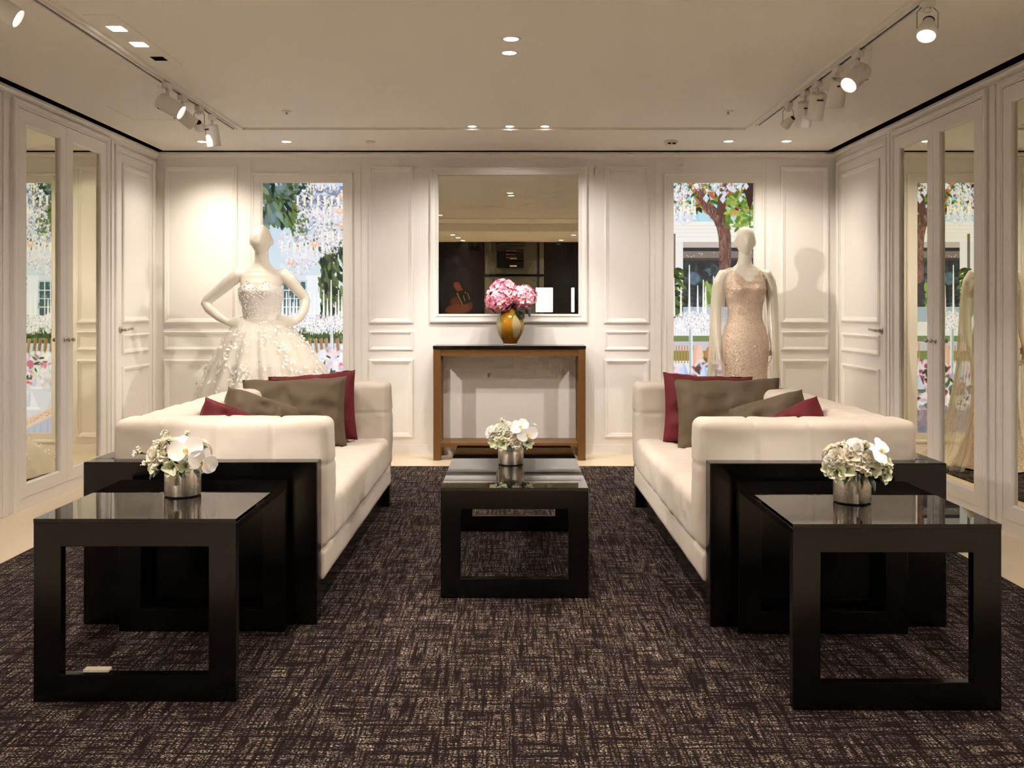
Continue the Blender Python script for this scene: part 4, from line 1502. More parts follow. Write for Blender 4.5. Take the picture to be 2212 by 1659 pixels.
def orchid(parent, pos, dirv, r, roll=0.0):
    B = face_matrix(pos, dirv, roll)
    o = MB()
    o.ellipsoid((0, 0, 0), (0.10 * r, 0.10 * r, 0.10 * r), 8, 6)
    o.v = [tuple(B @ (Vector(v) + Vector((0, 0.02 * r, 0.06 * r)))) for v in o.v]
    ob = o.build('orchid', 'petal_white', parent, smooth=True, fix=False)
    for a, ln, wd, lift, tl in ((90, 1.0, 1.22, 0.07, 9), (-90, 1.0, 1.22, 0.07, 9), (0, 0.90, 0.70, -0.02, -8), (140, 0.90, 0.66, -0.02, -10), (-140, 0.90, 0.66, -0.02, -10)):
        M = B @ Matrix.Rotation(R(a), 4, 'Z') @ Matrix.Translation((0, 0.02 * r, lift * r)) @ Matrix.Rotation(R(tl), 4, 'X')
        MB().grid(petal_fn(ln * r, wd * r, 0.16, -0.16, M, 0.015 * r, a), 8, 7).build('petal', 'petal_white', ob, smooth=True, fix=False)
    lp = MB()
    for a, ln, wd in ((180, 0.34, 0.20), (150, 0.22, 0.16), (210, 0.22, 0.16)):
        M = B @ Matrix.Rotation(R(a), 4, 'Z') @ Matrix.Translation((0, 0.02 * r, 0.12 * r)) @ Matrix.Rotation(R(35), 4, 'X')
        lp.grid(petal_fn(ln * r, wd * r, 0.7, -0.3, M), 4, 4)
    lp.build('lip', 'orchid_lip', ob, smooth=True, fix=False)
    c = MB()
    c.ellipsoid((0, 0, 0), (0.04 * r, 0.05 * r, 0.04 * r), 8, 6)
    c.v = [tuple(B @ (Vector(v) + Vector((0, -0.11 * r, 0.17 * r)))) for v in c.v]
    c.build('column', 'orchid_heart', ob, smooth=True, fix=False)
    return ob


def wax_sprig(mbs, mbf, pos, dirv, ln, n):
    d = Vector(dirv).normalized()
    side = d.cross(Vector((0.3, 0.8, 0.5))).normalized()
    for k in range(n):
        t_ = rf.uniform(0.25, 1.0)
        a = (d + side * rf.uniform(-0.7, 0.7) + Vector((rf.uniform(-0.5, 0.5), rf.uniform(-0.5, 0.5), rf.uniform(-0.3, 0.5)))).normalized()
        p0 = Vector(pos) + d * ln * t_ * 0.5
        p1 = p0 + a * ln * 0.5
        mbs.tube([p0, (p0 + p1) / 2, p1], [0.0009, 0.0008, 0.0005], 4)
        if rf.random() < 0.62:
            mbf.ellipsoid(p1, (0.0042, 0.0042, 0.0040), 7, 5)
            for j in range(3):
                q = p1 + Vector((rf.uniform(-1, 1), rf.uniform(-1, 1), rf.uniform(-1, 1))) * 0.006
                mbf.ellipsoid(q, (0.0028, 0.0028, 0.0026), 6, 4)


def leaf_mesh(mb, base, dirv, ln, wd, droop, up=(0, 0, 1)):
    d = Vector(dirv).normalized()
    s_ = d.cross(Vector(up)).normalized()
    n_ = s_.cross(d).normalized()

    def f(a, b):
        u = 2 * a - 1
        w_ = wd * math.sin(PI * (0.06 + 0.94 * b)) ** 0.8
        return Vector(base) + d * ln * b + s_ * u * w_ / 2 + n_ * (0.22 * u * u * w_ - droop * b * b * ln)
    mb.grid(f, 4, 7)


def dome(dx, dz, ry=0.075):
    q = 1 - (dx / 0.135) ** 2 - ((dz - 0.02) / 0.115) ** 2
    return -math.sqrt(max(0.02, q)) * ry


def bouquet(label, loc, specs, sprigs, lvs):
    """Low flower arrangement; specs = (kind, dx, dz, radius, roll or lift)."""
    b = thing('flower_arrangement', label, 'flowers', loc)
    core = MB()
    core.ellipsoid((0, 0.005, 0.018), (0.070, 0.062, 0.048), 14, 8)
    core.build('foliage_base', 'leaf_dark', b, smooth=True, fix=False)
    st = MB()
    for k in range(9):
        a = 2 * PI * k / 9
        st.tube([(0.03 * math.cos(a), 0.03 * math.sin(a), -0.075), (0.036 * math.cos(a), 0.036 * math.sin(a), 0.015)], 0.0022, 6)
    stuff(st.build('stems', 'leaf_mid', b, smooth=True, fix=False))
    for kind, dx, dz_, r, ex in specs:
        dy = dome(dx, dz_)
        nrm = Vector((dx / 0.115, dy / 0.075 * 0.9 - 0.1, (dz_ - 0.02) / 0.10))
        if kind == 'o':
            orchid(b, (dx, dy - 0.018, dz_), nrm + Vector((0, -1.0, 0.0)) + Vector(ex[1]), r, ex[0])
        elif kind == 'r':
            rose(b, (dx, dy, dz_), nrm, r, 'petal_cream' if ex else 'petal_white')
        else:
            lisianthus(b, (dx, dy - 0.004, dz_), nrm + Vector((0, -0.5, 0)), r)
    for k in range(7):                                       # the far side of the dome
        a = PI * (0.12 + 0.76 * k / 6)
        rr = 0.078 + 0.01 * (k % 2)
        rose(b, (rr * math.cos(a), rr * 0.75 * math.sin(a), 0.03 + 0.035 * (k % 2)), (math.cos(a), math.sin(a), 0.7), 0.030, 'petal_cream' if k % 2 else 'petal_white')
    for k in range(3):
        rose(b, (-0.04 + 0.04 * k, 0.018, 0.085), (-0.3 + 0.3 * k, 0.3, 1), 0.030, 'petal_cream')
    s1, s2 = MB(), MB()
    for dx, dz_, vx, vz, ln, n in sprigs:
        wax_sprig(s1, s2, (dx, dome(dx, dz_) * 1.05, dz_), (vx, -0.35, vz), ln, n)
    stuff(s1.build('filler_twigs', 'leaf_mid', b, smooth=True, fix=False))
    stuff(s2.build('filler_blossom', 'wax_flower', b, smooth=True, fix=False))
    for dx, dz_, vx, vz, ln in lvs:
        l = MB()
        leaf_mesh(l, (dx, dome(dx, dz_) * 0.9, dz_), (vx, -0.55, vz), ln, ln * 0.5, 0.25)
        l.build('leaf', 'leaf_dark', b, smooth=True, fix=False)
    return b


def pot(label, loc):
    t = thing('metal_pot', label, 'vase', loc)
    MB().lathe([(0.0585, 0.004), (0.060, 0.006), (0.0602, 0.096), (0.0592, 0.0975), (0.0575, 0.096), (0.0572, 0.012), (0.001, 0.010)], 56, cap=False).build('pot_wall', 'brushed_pot', t, smooth=True)
    MB().lathe([(0.0575, 0.0), (0.0585, 0.004), (0.001, 0.0042)], 40, cap=True).build('foot_ring', 'dark_plastic', t, smooth=False)
    return t


pot('silver brushed metal pot on the left end table', (-1.124, 3.17, 0.564))
pot('silver brushed metal pot on the right end table', (1.131, 3.07, 0.562))
pot('silver brushed metal pot on the coffee table', (-0.001, 4.41, 0.4635))
bouquet('white orchids and cream roses in the pot on the left end table', (-1.124, 3.17, 0.564 + 0.097),
        [('o', 0.038, 0.072, 0.056, (0.25, (0.0, -0.3, 0.0))), ('o', 0.092, 0.030, 0.050, (-0.5, (0.5, -0.2, -0.2))),
         ('r', -0.040, 0.060, 0.031, 1), ('r', -0.085, 0.046, 0.031, 1), ('r', -0.005, 0.082, 0.028, 0), ('r', -0.05, 0.085, 0.026, 1),
         ('l', -0.013, 0.010, 0.027, 0), ('l', 0.035, 0.012, 0.024, 0), ('l', -0.080, 0.004, 0.018, 0)],
        [(-0.030, 0.090, -0.1, 1, 0.05, 16), (-0.02, 0.080, 0.1, 0.6, 0.035, 22), (-0.055, 0.075, -0.3, 0.6, 0.03, 18), (-0.095, 0.050, -1, 0.25, 0.05, 14),
         (-0.050, 0.020, -0.3, -0.2, 0.030, 24), (-0.095, 0.025, -0.7, -0.3, 0.02, 8), (0.03, 0.100, 0.3, 1, 0.03, 8)],
        [(-0.045, 0.005, -0.4, -0.3, 0.045), (-0.070, -0.002, -0.5, -0.7, 0.04), (0.02, 0.0, 0.2, -0.2, 0.04), (0.06, 0.0, 0.5, -0.3, 0.04)])
bouquet('domed cream roses and lisianthus in the pot on the right end table', (1.131, 3.07, 0.562 + 0.097),
        [('o', 0.058, 0.082, 0.050, (0.7, (0.5, 0.2, 0.7))),
         ('r', -0.032, 0.068, 0.033, 1), ('r', 0.000, 0.048, 0.031, 1), ('r', -0.005, 0.094, 0.031, 0), ('r', 0.030, 0.062, 0.032, 1), ('r', -0.072, 0.058, 0.029, 1), ('r', 0.075, 0.055, 0.027, 1), ('r', -0.09, 0.045, 0.024, 0),
         ('l', -0.046, 0.020, 0.027, 0), ('l', 0.045, 0.022, 0.024, 0), ('l', -0.098, 0.022, 0.022, 0), ('l', 0.088, 0.000, 0.025, 0), ('l', -0.074, 0.010, 0.026, 0), ('l', 0.09, 0.035, 0.024, 0)],
        [(-0.05, 0.085, -0.5, 0.8, 0.03, 22), (0.012, 0.078, 0.1, 0.6, 0.04, 18), (0.010, 0.022, 0.1, -0.2, 0.022, 16), (0.075, 0.030, 0.7, 0.0, 0.03, 26), (-0.055, 0.045, -0.4, 0.2, 0.03, 14)],
        [(-0.01, 0.012, -0.2, -0.3, 0.045), (0.02, 0.004, 0.35, -0.6, 0.06), (0.055, 0.0, 0.5, -0.4, 0.04), (-0.04, 0.0, -0.4, -0.3, 0.04)])
bouquet('white orchids with pale green lisianthus in the pot on the coffee table', (-0.001, 4.41, 0.4635 + 0.097),
        [('o', 0.076, 0.056, 0.050, (0.2, (0.0, -0.5, 0.0))), ('o', 0.040, 0.090, 0.046, (0.5, (0.0, -0.1, 0.5))),
         ('r', -0.016, 0.050, 0.031, 1), ('r', 0.025, 0.014, 0.029, 1), ('r', -0.098, 0.060, 0.030, 0), ('r', -0.02, 0.088, 0.028, 0), ('r', 0.012, 0.080, 0.03, 0), ('r', -0.065, 0.075, 0.026, 0),
         ('l', -0.034, 0.082, 0.026, 0), ('l', -0.054, 0.054, 0.026, 0), ('l', -0.038, 0.008, 0.027, 0), ('l', -0.079, 0.014, 0.026, 0), ('l', 0.081, 0.012, 0.027, 0)],
        [(-0.07, 0.055, -0.4, 0.3, 0.03, 20), (-0.062, 0.035, -0.3, -0.2, 0.025, 18), (-0.04, 0.10, 0, 1, 0.025, 12), (0.025, 0.055, 0, 0.5, 0.022, 12), (0.10, 0.085, 0.8, 0.6, 0.02, 6)],
        [(-0.005, 0.006, -0.05, -0.5, 0.035), (0.005, 0.004, 0.1, -0.5, 0.035), (0.055, 0.0, 0.4, -0.4, 0.035)])

# ------------------------------------------------ amber vase with hydrangeas on the console
VX, VY, VZ = -0.007, 7.48, 0.910
t = thing('glass_vase', 'round amber glass vase with pale oval windows on the console', 'vase', (VX, VY, VZ))
prof = [(0.056, 0.012), (0.058, 0.022), (0.066, 0.040), (0.086, 0.070), (0.105, 0.110), (0.114, 0.150), (0.112, 0.185), (0.101, 0.220), (0.082, 0.250), (0.066, 0.268), (0.058, 0.282), (0.056, 0.295), (0.060, 0.302)]


def prof_at(tt):
    x = tt * (len(prof) - 1)
    i = min(int(x), len(prof) - 2)
    f = x - i
    p0 = prof[max(0, i - 1)]
    p1, p2 = prof[i], prof[i + 1]
    p3 = prof[min(len(prof) - 1, i + 2)]
    return tuple(0.5 * (2 * p1[k] + (p2[k] - p0[k]) * f + (2 * p0[k] - 5 * p1[k] + 4 * p2[k] - p3[k]) * f * f + (3 * p1[k] - p0[k] - 3 * p2[k] + p3[k]) * f ** 3) for k in range(2))


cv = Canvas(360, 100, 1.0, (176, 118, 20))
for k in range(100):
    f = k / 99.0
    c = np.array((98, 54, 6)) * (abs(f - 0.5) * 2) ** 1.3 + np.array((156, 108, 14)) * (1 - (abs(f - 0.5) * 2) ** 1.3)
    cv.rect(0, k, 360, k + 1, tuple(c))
for cxx in (55, 145, 235, 325):          # four windows round the body, seams of green glass beside them
    cv.ell(cxx, 52, 25, 26, (140, 112, 60), 0.9, 0, 4)
    cv.ell(cxx, 53, 22, 23, (164, 148, 112), 0.85, 0, 5)
    for j in range(12):
        f = j / 11
        cv.ell(cxx - 22 + 40 * f, 40 - 12 * math.sin(f * PI) + 10 * f, 4.0 - 2 * f, 3.0, (84, 90, 22), 0.85, 0, 2)
    cv.line(cxx + 16, 44, cxx + 24, 66, 4, 1, (84, 90, 22), 0.8)


def vase_fn(u, v):
    out = np.zeros(u.shape + (3,))
    H_ = u.shape[0]
    for j in range(H_):
        r, z = prof_at(1 - j / (H_ - 1))
        a = 2 * PI * u[j] + R(-90 - 145 + 31)
        out[j, :, 0] = r * np.cos(a)
        out[j, :, 1] = r * np.sin(a)
        out[j, :, 2] = z
    return out


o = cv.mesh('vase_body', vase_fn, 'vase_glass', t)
o.data.polygons.foreach_set('use_smooth', [True] * len(o.data.polygons))
MB().lathe([(0.050, 0.0), (0.054, 0.004), (0.056, 0.012), (0.001, 0.013)], 40).build('vase_foot', 'glass_foot', t, smooth=True)

HB = thing('hydrangea_bunch', 'pink hydrangea heads in the amber vase on the console', 'flowers', (VX, VY, VZ + 0.30))


def hydrangea_head(c, r, seed):
    rr_ = random.Random(seed)
    mb = MB()
    cols = []
    n = 150
    for k in range(n):
        z = 1 - 2 * (k + 0.5) / n
        a = k * 2.39996
        q = math.sqrt(1 - z * z)
        d = Vector((q * math.cos(a), q * math.sin(a), z))
        p = Vector(c) + Vector((d.x * r, d.y * r, d.z * r * 0.92)) * rr_.uniform(0.84, 1.08)
        dd = (d + Vector((rr_.uniform(-0.4, 0.4), rr_.uniform(-0.4, 0.4), rr_.uniform(-0.3, 0.3)))).normalized()
        B = face_matrix(p, dd, rr_.uniform(0, 6))
        base = rr_.choice([(246, 184, 196), (234, 150, 172), (250, 206, 212), (220, 130, 160), (240, 168, 176)])
        for j in range(4):
            i0 = len(mb.v)
            M = B @ Matrix.Rotation(j * PI / 2, 4, 'Z') @ Matrix.Rotation(R(rr_.uniform(5, 40)), 4, 'X')
            mb.grid(petal_fn(0.025, 0.027, 0.2, -0.15, M), 2, 2)
            for _ in range(len(mb.v) - i0):
                cols.append(base)
    o = mb.build('flower_head', 'hydrangea', HB, smooth=True, fix=False)
    at = o.data.color_attributes.new('print', 'FLOAT_COLOR', 'POINT')
    at.data.foreach_set('color', np.array([(*s2l(c_), 1.0) for c_ in cols], dtype=np.float32).ravel())
    cm = MB()
    cm.ellipsoid(c, (r * 0.86, r * 0.86, r * 0.80), 14, 9)
    cm.build('flower_core', 'chip_red', o, smooth=True, fix=False)


def hpos(px, py, dy):
    return ((px - CX) * (VY + dy) / F - VX, dy, EYE + (CY - py) * (VY + dy) / F - (VZ + 0.30))


for k, (px, py, dy, r) in enumerate(((1087, 626, 0.0, 0.092), (1077, 648, -0.05, 0.100), (1131, 641, -0.02, 0.094), (1106, 640, 0.06, 0.085))):
    hydrangea_head(hpos(px, py, dy), r, 40 + k)
sm = MB()
for px, py, dy in ((1087, 640, 0.0), (1078, 660, -0.04), (1128, 655, -0.02), (1104, 650, 0.07)):
    sm.tube([(0, 0, -0.2), (0, 0, -0.03), hpos(px, py, dy)], 0.004, 6)
stuff(sm.build('stems', 'leaf_mid', HB, smooth=True, fix=False))
for (px, py, dy, vx, vz, ln) in ((1120, 672, -0.05, 0.5, -0.55, 0.085), (1137, 668, -0.03, 0.45, -0.8, 0.075), (1112, 672, -0.06, 0.5, -0.35, 0.07)):
    l = MB()
    leaf_mesh(l, hpos(px, py, dy), (vx, -0.35, vz), ln, ln * 0.62, 0.2)
    l.build('leaf', 'leaf_dark', HB, smooth=True, fix=False)

# ================================================================ MANNEQUINS
def ring(z, rx, ry, cx=0.0, cy=0.0, n=28, tw=0.0):
    return [(cx + rx * math.cos(2 * PI * k / n + tw), cy + ry * math.sin(2 * PI * k / n + tw), z) for k in range(n)]


def interp_rows(rows, z):
    rows = sorted(rows)
    if z <= rows[0][0]:
        return rows[0][1:]
    for a, b in zip(rows[:-1], rows[1:]):
        if z <= b[0]:
            f = (z - a[0]) / (b[0] - a[0])
            f = f * f * (3 - 2 * f) * 0.5 + f * 0.5
            return tuple(a[k] + (b[k] - a[k]) * f for k in range(1, len(a)))
    return rows[-1][1:]


TORSO = [(0.80, 0.150, 0.105, 0.01), (0.88, 0.170, 0.118, 0.012), (0.96, 0.170, 0.114, 0.008), (1.04, 0.148, 0.100, 0.002), (1.10, 0.126, 0.088, 0.0), (1.15, 0.118, 0.084, 0.0),
         (1.22, 0.124, 0.088, -0.004), (1.29, 0.138, 0.100, -0.012), (1.34, 0.146, 0.112, -0.016), (1.39, 0.146, 0.100, -0.008), (1.44, 0.146, 0.082, 0.004),
         (1.475, 0.132, 0.068, 0.012), (1.505, 0.088, 0.056, 0.016), (1.53, 0.058, 0.050, 0.014), (1.57, 0.048, 0.048, 0.006), (1.64, 0.046, 0.048, 0.0)]


def hand(mb, wrist, dirv, side, curl, spread=0.010, thumb=1):
    """Palm with four fingers and a thumb; dirv along the fingers, side across the knuckles, curl towards the palm."""
    w_ = Vector(wrist)
    d = Vector(dirv).normalized()
    s_ = Vector(side)
    s_ = (s_ - d * s_.dot(d)).normalized()
    n_ = Vector(curl)
    n_ = (n_ - d * n_.dot(d) - s_ * n_.dot(s_)).normalized()
    rr = []
    for f, hw_, ht_ in ((-0.15, 0.022, 0.020), (0.12, 0.026, 0.018), (0.55, 0.038, 0.014), (1.0, 0.040, 0.011), (1.12, 0.034, 0.007)):
        c = w_ + d * 0.082 * f
        rr.append([c + s_ * hw_ * math.cos(2 * PI * k / 14) + n_ * ht_ * math.sin(2 * PI * k / 14) for k in range(14)])
    mb.rings(rr)
    kn = w_ + d * 0.080
    for i, (off, l) in enumerate(((-0.029, 0.070), (-0.010, 0.082), (0.010, 0.077), (0.029, 0.060))):
        p0 = kn + s_ * off - d * 0.012
        p1 = kn + s_ * (off * 1.12) + d * l * 0.42 + n_ * l * 0.08
        p2 = kn + s_ * (off * 1.18) + d * l * 0.74 + n_ * l * 0.28
        p3 = kn + s_ * (off * 1.18) + d * l * 0.95 + n_ * l * 0.55
        mb.tube([p0, p1, p2, p3], [0.0095, 0.0088, 0.0080, 0.0055], 9)
    b = w_ + d * 0.022 + s_ * thumb * -0.026
    mb.tube([w_ + d * 0.008 + s_ * thumb * -0.012, b + n_ * 0.006, b + d * 0.034 - s_ * thumb * 0.020 + n_ * 0.014, b + d * 0.060 - s_ * thumb * 0.024 + n_ * 0.022], [0.013, 0.0115, 0.0095, 0.006], 9)


def mannequin_body(parent, arms_, head_yaw, hands_):
    mb = MB()
    zs = [0.80 + 0.012 * k for k in range(71)]
    rr = []
    for z in zs:
        rx, ry, cy = interp_rows(TORSO, z)
        r_ = []
        for k in range(32):
            a = 2 * PI * k / 32
            x, y = rx * math.cos(a), cy + ry * math.sin(a)
            if math.sin(a) < 0:                                # bust
                for bx in (-0.072, 0.072):
                    y -= 0.030 * math.exp(-((x - bx) / 0.045) ** 2 - ((z - 1.335) / 0.042) ** 2) * (-math.sin(a))
            r_.append((x, y, z))
        rr.append(r_)
    mb.rings(rr)
    ca, sa = math.cos(head_yaw), math.sin(head_yaw)

    def headfn(p):
        lo = max(0.0, -p.z)
        x = p.x * (1 - 0.30 * lo ** 1.4)
        y = p.y * (1 - 0.22 * lo ** 1.5)
        if p.y < 0:
            y += -0.10 * math.exp(-(p.x / 0.22) ** 2 - ((p.z + 0.22) / 0.30) ** 2)      # nose ridge
            y += 0.07 * math.exp(-((abs(p.x) - 0.38) / 0.25) ** 2 - ((p.z - 0.02) / 0.2) ** 2)   # eye hollows
            y += -0.05 * math.exp(-(p.x / 0.3) ** 2 - ((p.z + 0.82) / 0.16) ** 2)       # chin
        return Vector((x * ca - y * sa, x * sa + y * ca, p.z))
    mb.ellipsoid((0, -0.012, 1.700), (0.0735, 0.094, 0.112), 32, 22, headfn)
    for s_ in (-1, 1):
        mb.ellipsoid((s_ * 0.073 * ca, s_ * 0.073 * sa, 1.690), (0.010, 0.020, 0.030), 10, 8)
    # legs and feet
    for s_ in (-1, 1):
        mb.tube([(s_ * 0.085, 0.01, 0.90), (s_ * 0.088, 0.006, 0.72), (s_ * 0.080, 0.0, 0.50), (s_ * 0.075, 0.015, 0.34), (s_ * 0.070, 0.02, 0.12), (s_ * 0.070, 0.02, 0.06)],
                [0.088, 0.078, 0.054, 0.052, 0.034, 0.036], 18)
        mb.tube([(s_ * 0.070, 0.04, 0.045), (s_ * 0.072, -0.02, 0.05), (s_ * 0.076, -0.09, 0.030), (s_ * 0.078, -0.14, 0.020)], [0.030, 0.036, 0.030, 0.014], 12)
    for pts, rad in arms_:
        mb.tube(pts, rad, 18)
    for h in hands_:
        hand(mb, *h)
    o = mb.build('mannequin_body', 'mannequin_gloss', parent, smooth=True)
    m = o.modifiers.new('remesh', 'REMESH')
    m.mode = 'VOXEL'
    m.voxel_size = 0.0055
    m.use_smooth_shade = True
    s_ = o.modifiers.new('smooth', 'SMOOTH')
    s_.factor = 0.5
    s_.iterations = 5
    return o


# ---- left: ball gown, hands on hips
ML = thing('mannequin', 'glossy white mannequin in a white lace ball gown, hands on hips', 'mannequin', (-1.739, 6.45, RZ))
ML.scale = (0.984, 0.984, 0.984)
armsL = [([(-0.120, 0.012, 1.455), (-0.165, 0.015, 1.452), (-0.215, 0.022, 1.42), (-0.31, 0.045, 1.345), (-0.405, 0.065, 1.275), (-0.418, 0.066, 1.258), (-0.385, 0.045, 1.215), (-0.30, 0.0, 1.155), (-0.225, -0.028, 1.118)],
          [0.040, 0.048, 0.046, 0.041, 0.036, 0.035, 0.036, 0.030, 0.023]),
         ([(0.120, 0.012, 1.455), (0.160, 0.015, 1.452), (0.195, 0.022, 1.42), (0.240, 0.050, 1.355), (0.282, 0.085, 1.300), (0.292, 0.086, 1.272), (0.288, 0.062, 1.215), (0.270, 0.010, 1.155), (0.245, -0.020, 1.122)],
          [0.040, 0.048, 0.046, 0.041, 0.036, 0.035, 0.036, 0.030, 0.023])]
handsL = [((-0.225, -0.028, 1.118), (0.95, -0.28, 0.10), (0, 0.15, 1), (0.3, 0.9, 0), 0.01, 1),
          ((0.245, -0.020, 1.122), (-0.95, -0.28, 0.10), (0, 0.15, 1), (-0.3, 0.9, 0), 0.01, 1)]
mannequin_body(ML, armsL, R(12), handsL)

SK = [(0.010, 0.660), (0.05, 0.650), (0.12, 0.635), (0.25, 0.605), (0.45, 0.530), (0.65, 0.450), (0.80, 0.380), (0.90, 0.325), (1.00, 0.262), (1.05, 0.224), (1.10, 0.182), (1.145, 0.134)]


def skirt_pt(a, z, off=0.0):
    r = interp_rows(SK, z)[0]
    g = min(1.0, max(0.0, (1.13 - z) / 0.45))
    fold = 0.030 * g * math.sin(14 * a + 1.2 * math.sin(3 * a)) + 0.014 * g * math.sin(31 * a + 2.0 * math.sin(5 * a) + z * 3)
    rad = r + off + fold * (0.55 + 0.45 * g)
    ex = interp_rows([(0.0, 1.0, 1.0), (1.0, 1.0, 0.96), (1.145, 1.0, 0.72)], z)
    tr = max(0.0, (0.30 - z) / 0.30) ** 0.6 * max(0.0, math.cos(a - 2.6)) ** 3 * 0.30     # train pooling to the left and back
    rad += tr
    cx = 0.055 * g
    return Vector((cx + rad * math.cos(a) * ex[0], rad * math.sin(a) * ex[1], z))


mb = MB()
mb.grid(lambda u, v: skirt_pt(2 * PI * u, 0.012 + (1.145 - 0.012) * v, -0.014), 240, 60)
mb.build('skirt_lining', 'skirt_lining', ML, smooth=True, weld=True)
mb = MB()
mb.grid(lambda u, v: skirt_pt(2 * PI * u + 0.05, 0.012 + (1.140 - 0.012) * v, 0.008), 240, 60)
sk = mb.build('tulle_skirt', 'tulle', ML, smooth=True, weld=True)
mb = MB()
rp = random.Random(9)


def lace_spray(mb, a, z, n, size, surf):
    for k in range(n):
        t_ = k / max(1, n - 1)
        aa = a + rp.uniform(-0.07, 0.07) * size / 0.03 * 0.5 / max(0.25, interp_rows(SK, z)[0])
        zz = z + rp.uniform(-0.075, 0.075) * size / 0.03
        if not 0.03 < zz < 1.12:
            continue
        p = surf(aa, zz)
        e = 1e-3
        du = (surf(aa + e, zz) - p).normalized()
        dv = (surf(aa, zz + e) - p).normalized()
        nn = du.cross(dv).normalized()
        ph = rp.uniform(0, 2 * PI)
        d = du * math.cos(ph) + dv * math.sin(ph)
        s_ = nn.cross(d)
        l, w_ = size * rp.uniform(0.7, 1.2), size * rp.uniform(0.22, 0.36)
        i = len(mb.v)
        b = p + nn * 0.006
        mb.v += [tuple(b), tuple(b + d * l * 0.5 + s_ * w_ + nn * 0.003), tuple(b + d * l + nn * 0.005), tuple(b + d * l * 0.5 - s_ * w_ + nn * 0.003), tuple(b + d * l * 0.5 + nn * 0.0005)]
        mb.f += [[i, i + 1, i + 4], [i + 1, i + 2, i + 4], [i + 2, i + 3, i + 4], [i + 3, i, i + 4]]


surfL = lambda a, z: skirt_pt(a + 0.05, z, 0.008)
for zrow, n in ((1.07, 14), (0.98, 17), (0.86, 20), (0.74, 22), (0.62, 26), (0.48, 26), (0.34, 28), (0.20, 30), (0.09, 34)):
    for k in range(n):
        if rp.random() < 0.22:
            continue
        lace_spray(mb, 2 * PI * (k + rp.uniform(-0.35, 0.35)) / n, zrow + rp.uniform(-0.045, 0.045), rp.randint(10, 22), 0.037 if zrow < 0.95 else 0.028, surfL)
stuff(mb.build('lace_applique', 'applique', sk, fix=False))


def bodice_pt(a, z, off):
    rx, ry, cy = interp_rows(TORSO, z)
    x, y = (rx + off) * math.cos(a), cy + (ry + off) * math.sin(a)
    if math.sin(a) < 0:
        for bx in (-0.072, 0.072):
            y -= 0.030 * math.exp(-((x - bx) / 0.045) ** 2 - ((z - 1.335) / 0.042) ** 2) * (-math.sin(a))
    return Vector((x, y, z))


def bod_top(a):
    x = math.cos(a)
    if math.sin(a) < 0:
        return 1.375 + 0.022 * math.exp(-((abs(x) - 0.45) / 0.25) ** 2) - 0.020 * math.exp(-(x / 0.12) ** 2) - 0.012 * abs(x) ** 4
    return 1.350 - 0.02 * (1 - abs(x))


def bod_fn(off):
    def f(u, v):
        a = 2 * PI * u
        z = 1.115 + (bod_top(a) - 1.115) * v
        e = off + 0.0025 * noise.noise(Vector((math.cos(a) * 9, math.sin(a) * 9, z * 55)))
        return bodice_pt(a, z, e)
    return f


mb = MB()
mb.grid(bod_fn(0.0075), 110, 40)
bo = mb.build('bodice', 'lace', ML, smooth=True, weld=True)
mb = MB()
for k in range(520):
    a = rp.uniform(0, 2 * PI)
    v = rp.random()
    z = 1.09 + (bod_top(a) + 0.006 - 1.09) * v
    p = bodice_pt(a, z, 0.010)
    n = Vector((p.x, p.y * 1.6, 0)).normalized()
    B = face_matrix(p, n + Vector((rp.uniform(-.2, .2), rp.uniform(-.2, .2), rp.uniform(-.1, .4))), rp.uniform(0, 6))
    for j in range(5):
        M = B @ Matrix.Rotation(j * 2 * PI / 5, 4, 'Z') @ Matrix.Rotation(R(25), 4, 'X')
        i = len(mb.v)
        mb.v += [tuple(M @ Vector(q)) for q in ((0, 0, 0), (0.004, 0.006, 0.001), (0, 0.0115, 0.0), (-0.004, 0.006, 0.001))]
        mb.f.append([i, i + 1, i + 2, i + 3])
stuff(mb.build('lace_flowers', 'lace', bo, fix=False))

# ---- right: beaded column gown with sheer cape
MR = thing('mannequin', 'glossy cream mannequin in a beige beaded column gown with sheer cape', 'mannequin', (1.75, 6.93, RZ))
armsR = [([(s_ * 0.115, 0.012, 1.452), (s_ * 0.162, 0.012, 1.448), (s_ * 0.190, 0.014, 1.40), (s_ * 0.202, 0.022, 1.28), (s_ * 0.208, 0.026, 1.17), (s_ * 0.208, 0.018, 1.10), (s_ * 0.208, -0.004, 0.99), (s_ * 0.207, -0.02, 0.925)],
          [0.040, 0.046, 0.045, 0.040, 0.035, 0.035, 0.029, 0.022]) for s_ in (-1, 1)]
handsR = [((0.207, -0.02, 0.925), (0, -0.12, -1), (0, 1, -0.1), (-1, 0, 0), 0.01, -1),
          ((-0.207, -0.02, 0.925), (0, -0.12, -1), (0, 1, -0.1), (1, 0, 0), 0.01, -1)]
mannequin_body(MR, armsR, R(-6), handsR)
GOWN = [(0.012, 0.270, 0.30, 0.06), (0.10, 0.225, 0.235, 0.04), (0.30, 0.178, 0.165, 0.02), (0.55, 0.162, 0.128, 0.01), (0.75, 0.168, 0.122, 0.01), (0.88, 0.180, 0.128, 0.012), (0.96, 0.179, 0.123, 0.008),
        (1.04, 0.157, 0.109, 0.002), (1.10, 0.134, 0.096, 0.0), (1.15, 0.1265, 0.092, 0.0), (1.22, 0.132, 0.096, -0.004), (1.29, 0.146, 0.108, -0.012),
        (1.34, 0.154, 0.120, -0.016), (1.39, 0.154, 0.108, -0.008), (1.44, 0.154, 0.090, 0.004), (1.475, 0.140, 0.076, 0.012), (1.50, 0.105, 0.066, 0.016)]


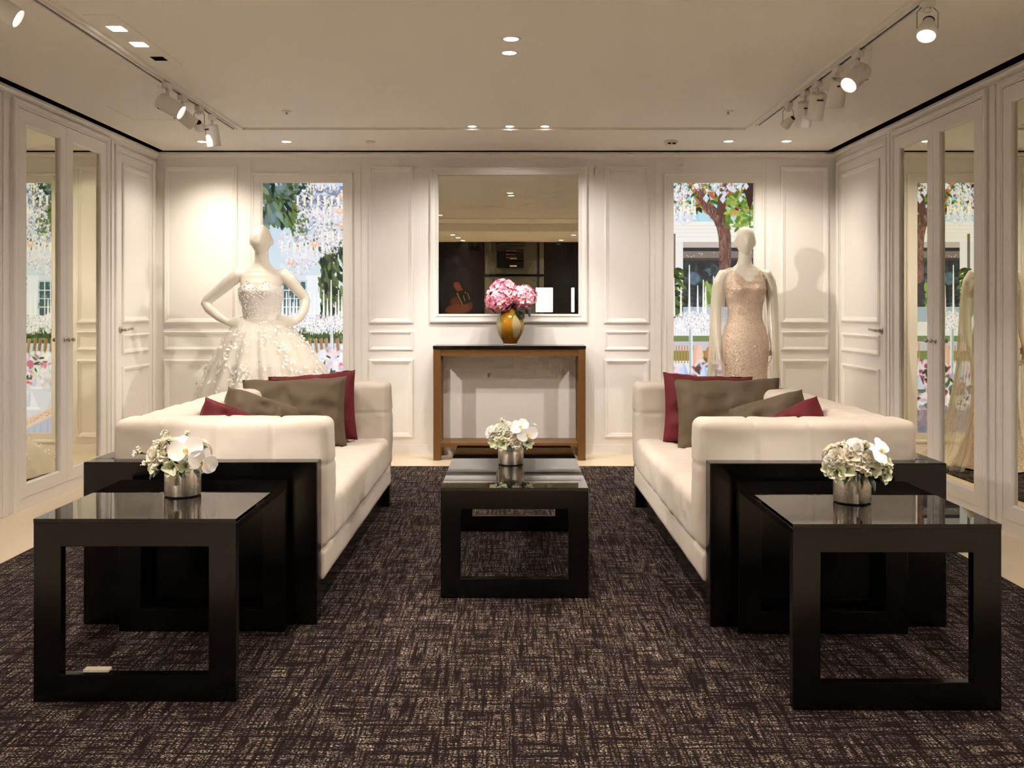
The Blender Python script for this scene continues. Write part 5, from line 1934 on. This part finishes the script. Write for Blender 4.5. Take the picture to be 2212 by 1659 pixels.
def gown_pt(a, z):
    rx, ry, cy = interp_rows(GOWN, z)
    g = max(0.0, (0.5 - z)) * 0.05
    k = 1 + g * math.sin(17 * a)
    x, y = rx * k * math.cos(a), cy + ry * k * math.sin(a)
    if math.sin(a) < 0:
        for bx in (-0.072, 0.072):
            y -= 0.030 * math.exp(-((x - bx) / 0.045) ** 2 - ((z - 1.335) / 0.042) ** 2) * (-math.sin(a))
    return Vector((x, y, z))


mb = MB()
mb.grid(lambda u, v: gown_pt(2 * PI * u, 0.012 + (1.498 - 0.012) * v), 120, 170)
keep = []
for f in mb.f:
    c = sum((Vector(mb.v[i]) for i in f), Vector()) / 4
    if c.y < 0.012 and c.z > 1.385 + abs(c.x) * 0.95:
        continue                                             # V neck
    if c.y >= 0.012 and c.z > 1.42 + abs(c.x) * 0.5:
        continue                                             # back neckline
    if abs(c.x) > 0.118 + max(0, 1.42 - c.z) * 0.9 and c.z > 1.36:
        continue                                             # armholes
    keep.append(f)
mb.f = keep
gw = mb.build('beaded_gown', 'sequin', MR, smooth=True, weld=True)
mb = MB()
for k in range(1500):
    a = rp.uniform(0, 2 * PI)
    z = rp.uniform(0.05, 1.42)
    p = gown_pt(a, z)
    if p.y < 0.012 and z > 1.375 + abs(p.x) * 0.95 or (abs(p.x) > 0.115 and z > 1.35):
        continue
    n = Vector((p.x / 0.15, p.y / 0.11, 0)).normalized()
    d = (n + Vector((rp.uniform(-.6, .6), rp.uniform(-.6, .6), rp.uniform(-.5, .7)))).normalized()
    B = face_matrix(p + n * 0.003, d)
    i = len(mb.v)
    q = rp.uniform(0.0022, 0.0038)
    mb.v += [tuple(B @ Vector((q * math.cos(t_), q * math.sin(t_), 0))) for t_ in [2 * PI * j / 6 for j in range(6)]]
    mb.f.append([i + j for j in range(6)])
stuff(mb.build('sequins', 'sequin_disc' if 'sequin_disc' in MATS else 'sequin', gw, fix=False))

CAPE = [(0.012, 0.48, 0.44, 0.12), (0.15, 0.38, 0.34, 0.10), (0.45, 0.285, 0.24, 0.06), (0.8, 0.255, 0.17, 0.03), (1.2, 0.248, 0.13, 0.02), (1.36, 0.238, 0.105, 0.015), (1.44, 0.212, 0.085, 0.012), (1.485, 0.165, 0.066, 0.012), (1.505, 0.11, 0.058, 0.014)]


def cape_pt(u, v):
    z = 0.012 + (1.505 - 0.012) * v
    rx, ry, cy = interp_rows(CAPE, z)
    a = R(-47) + R(274) * u
    g = (1 - v) * 0.05 + 0.015
    k = 1 + g * math.sin(46 * a + 2 * math.sin(4 * a))
    return (rx * k * math.cos(a), cy + ry * k * math.sin(a), z)


mb = MB()
mb.grid(cape_pt, 200, 60)
mb.build('sheer_cape', 'cape_veil', MR, smooth=True)
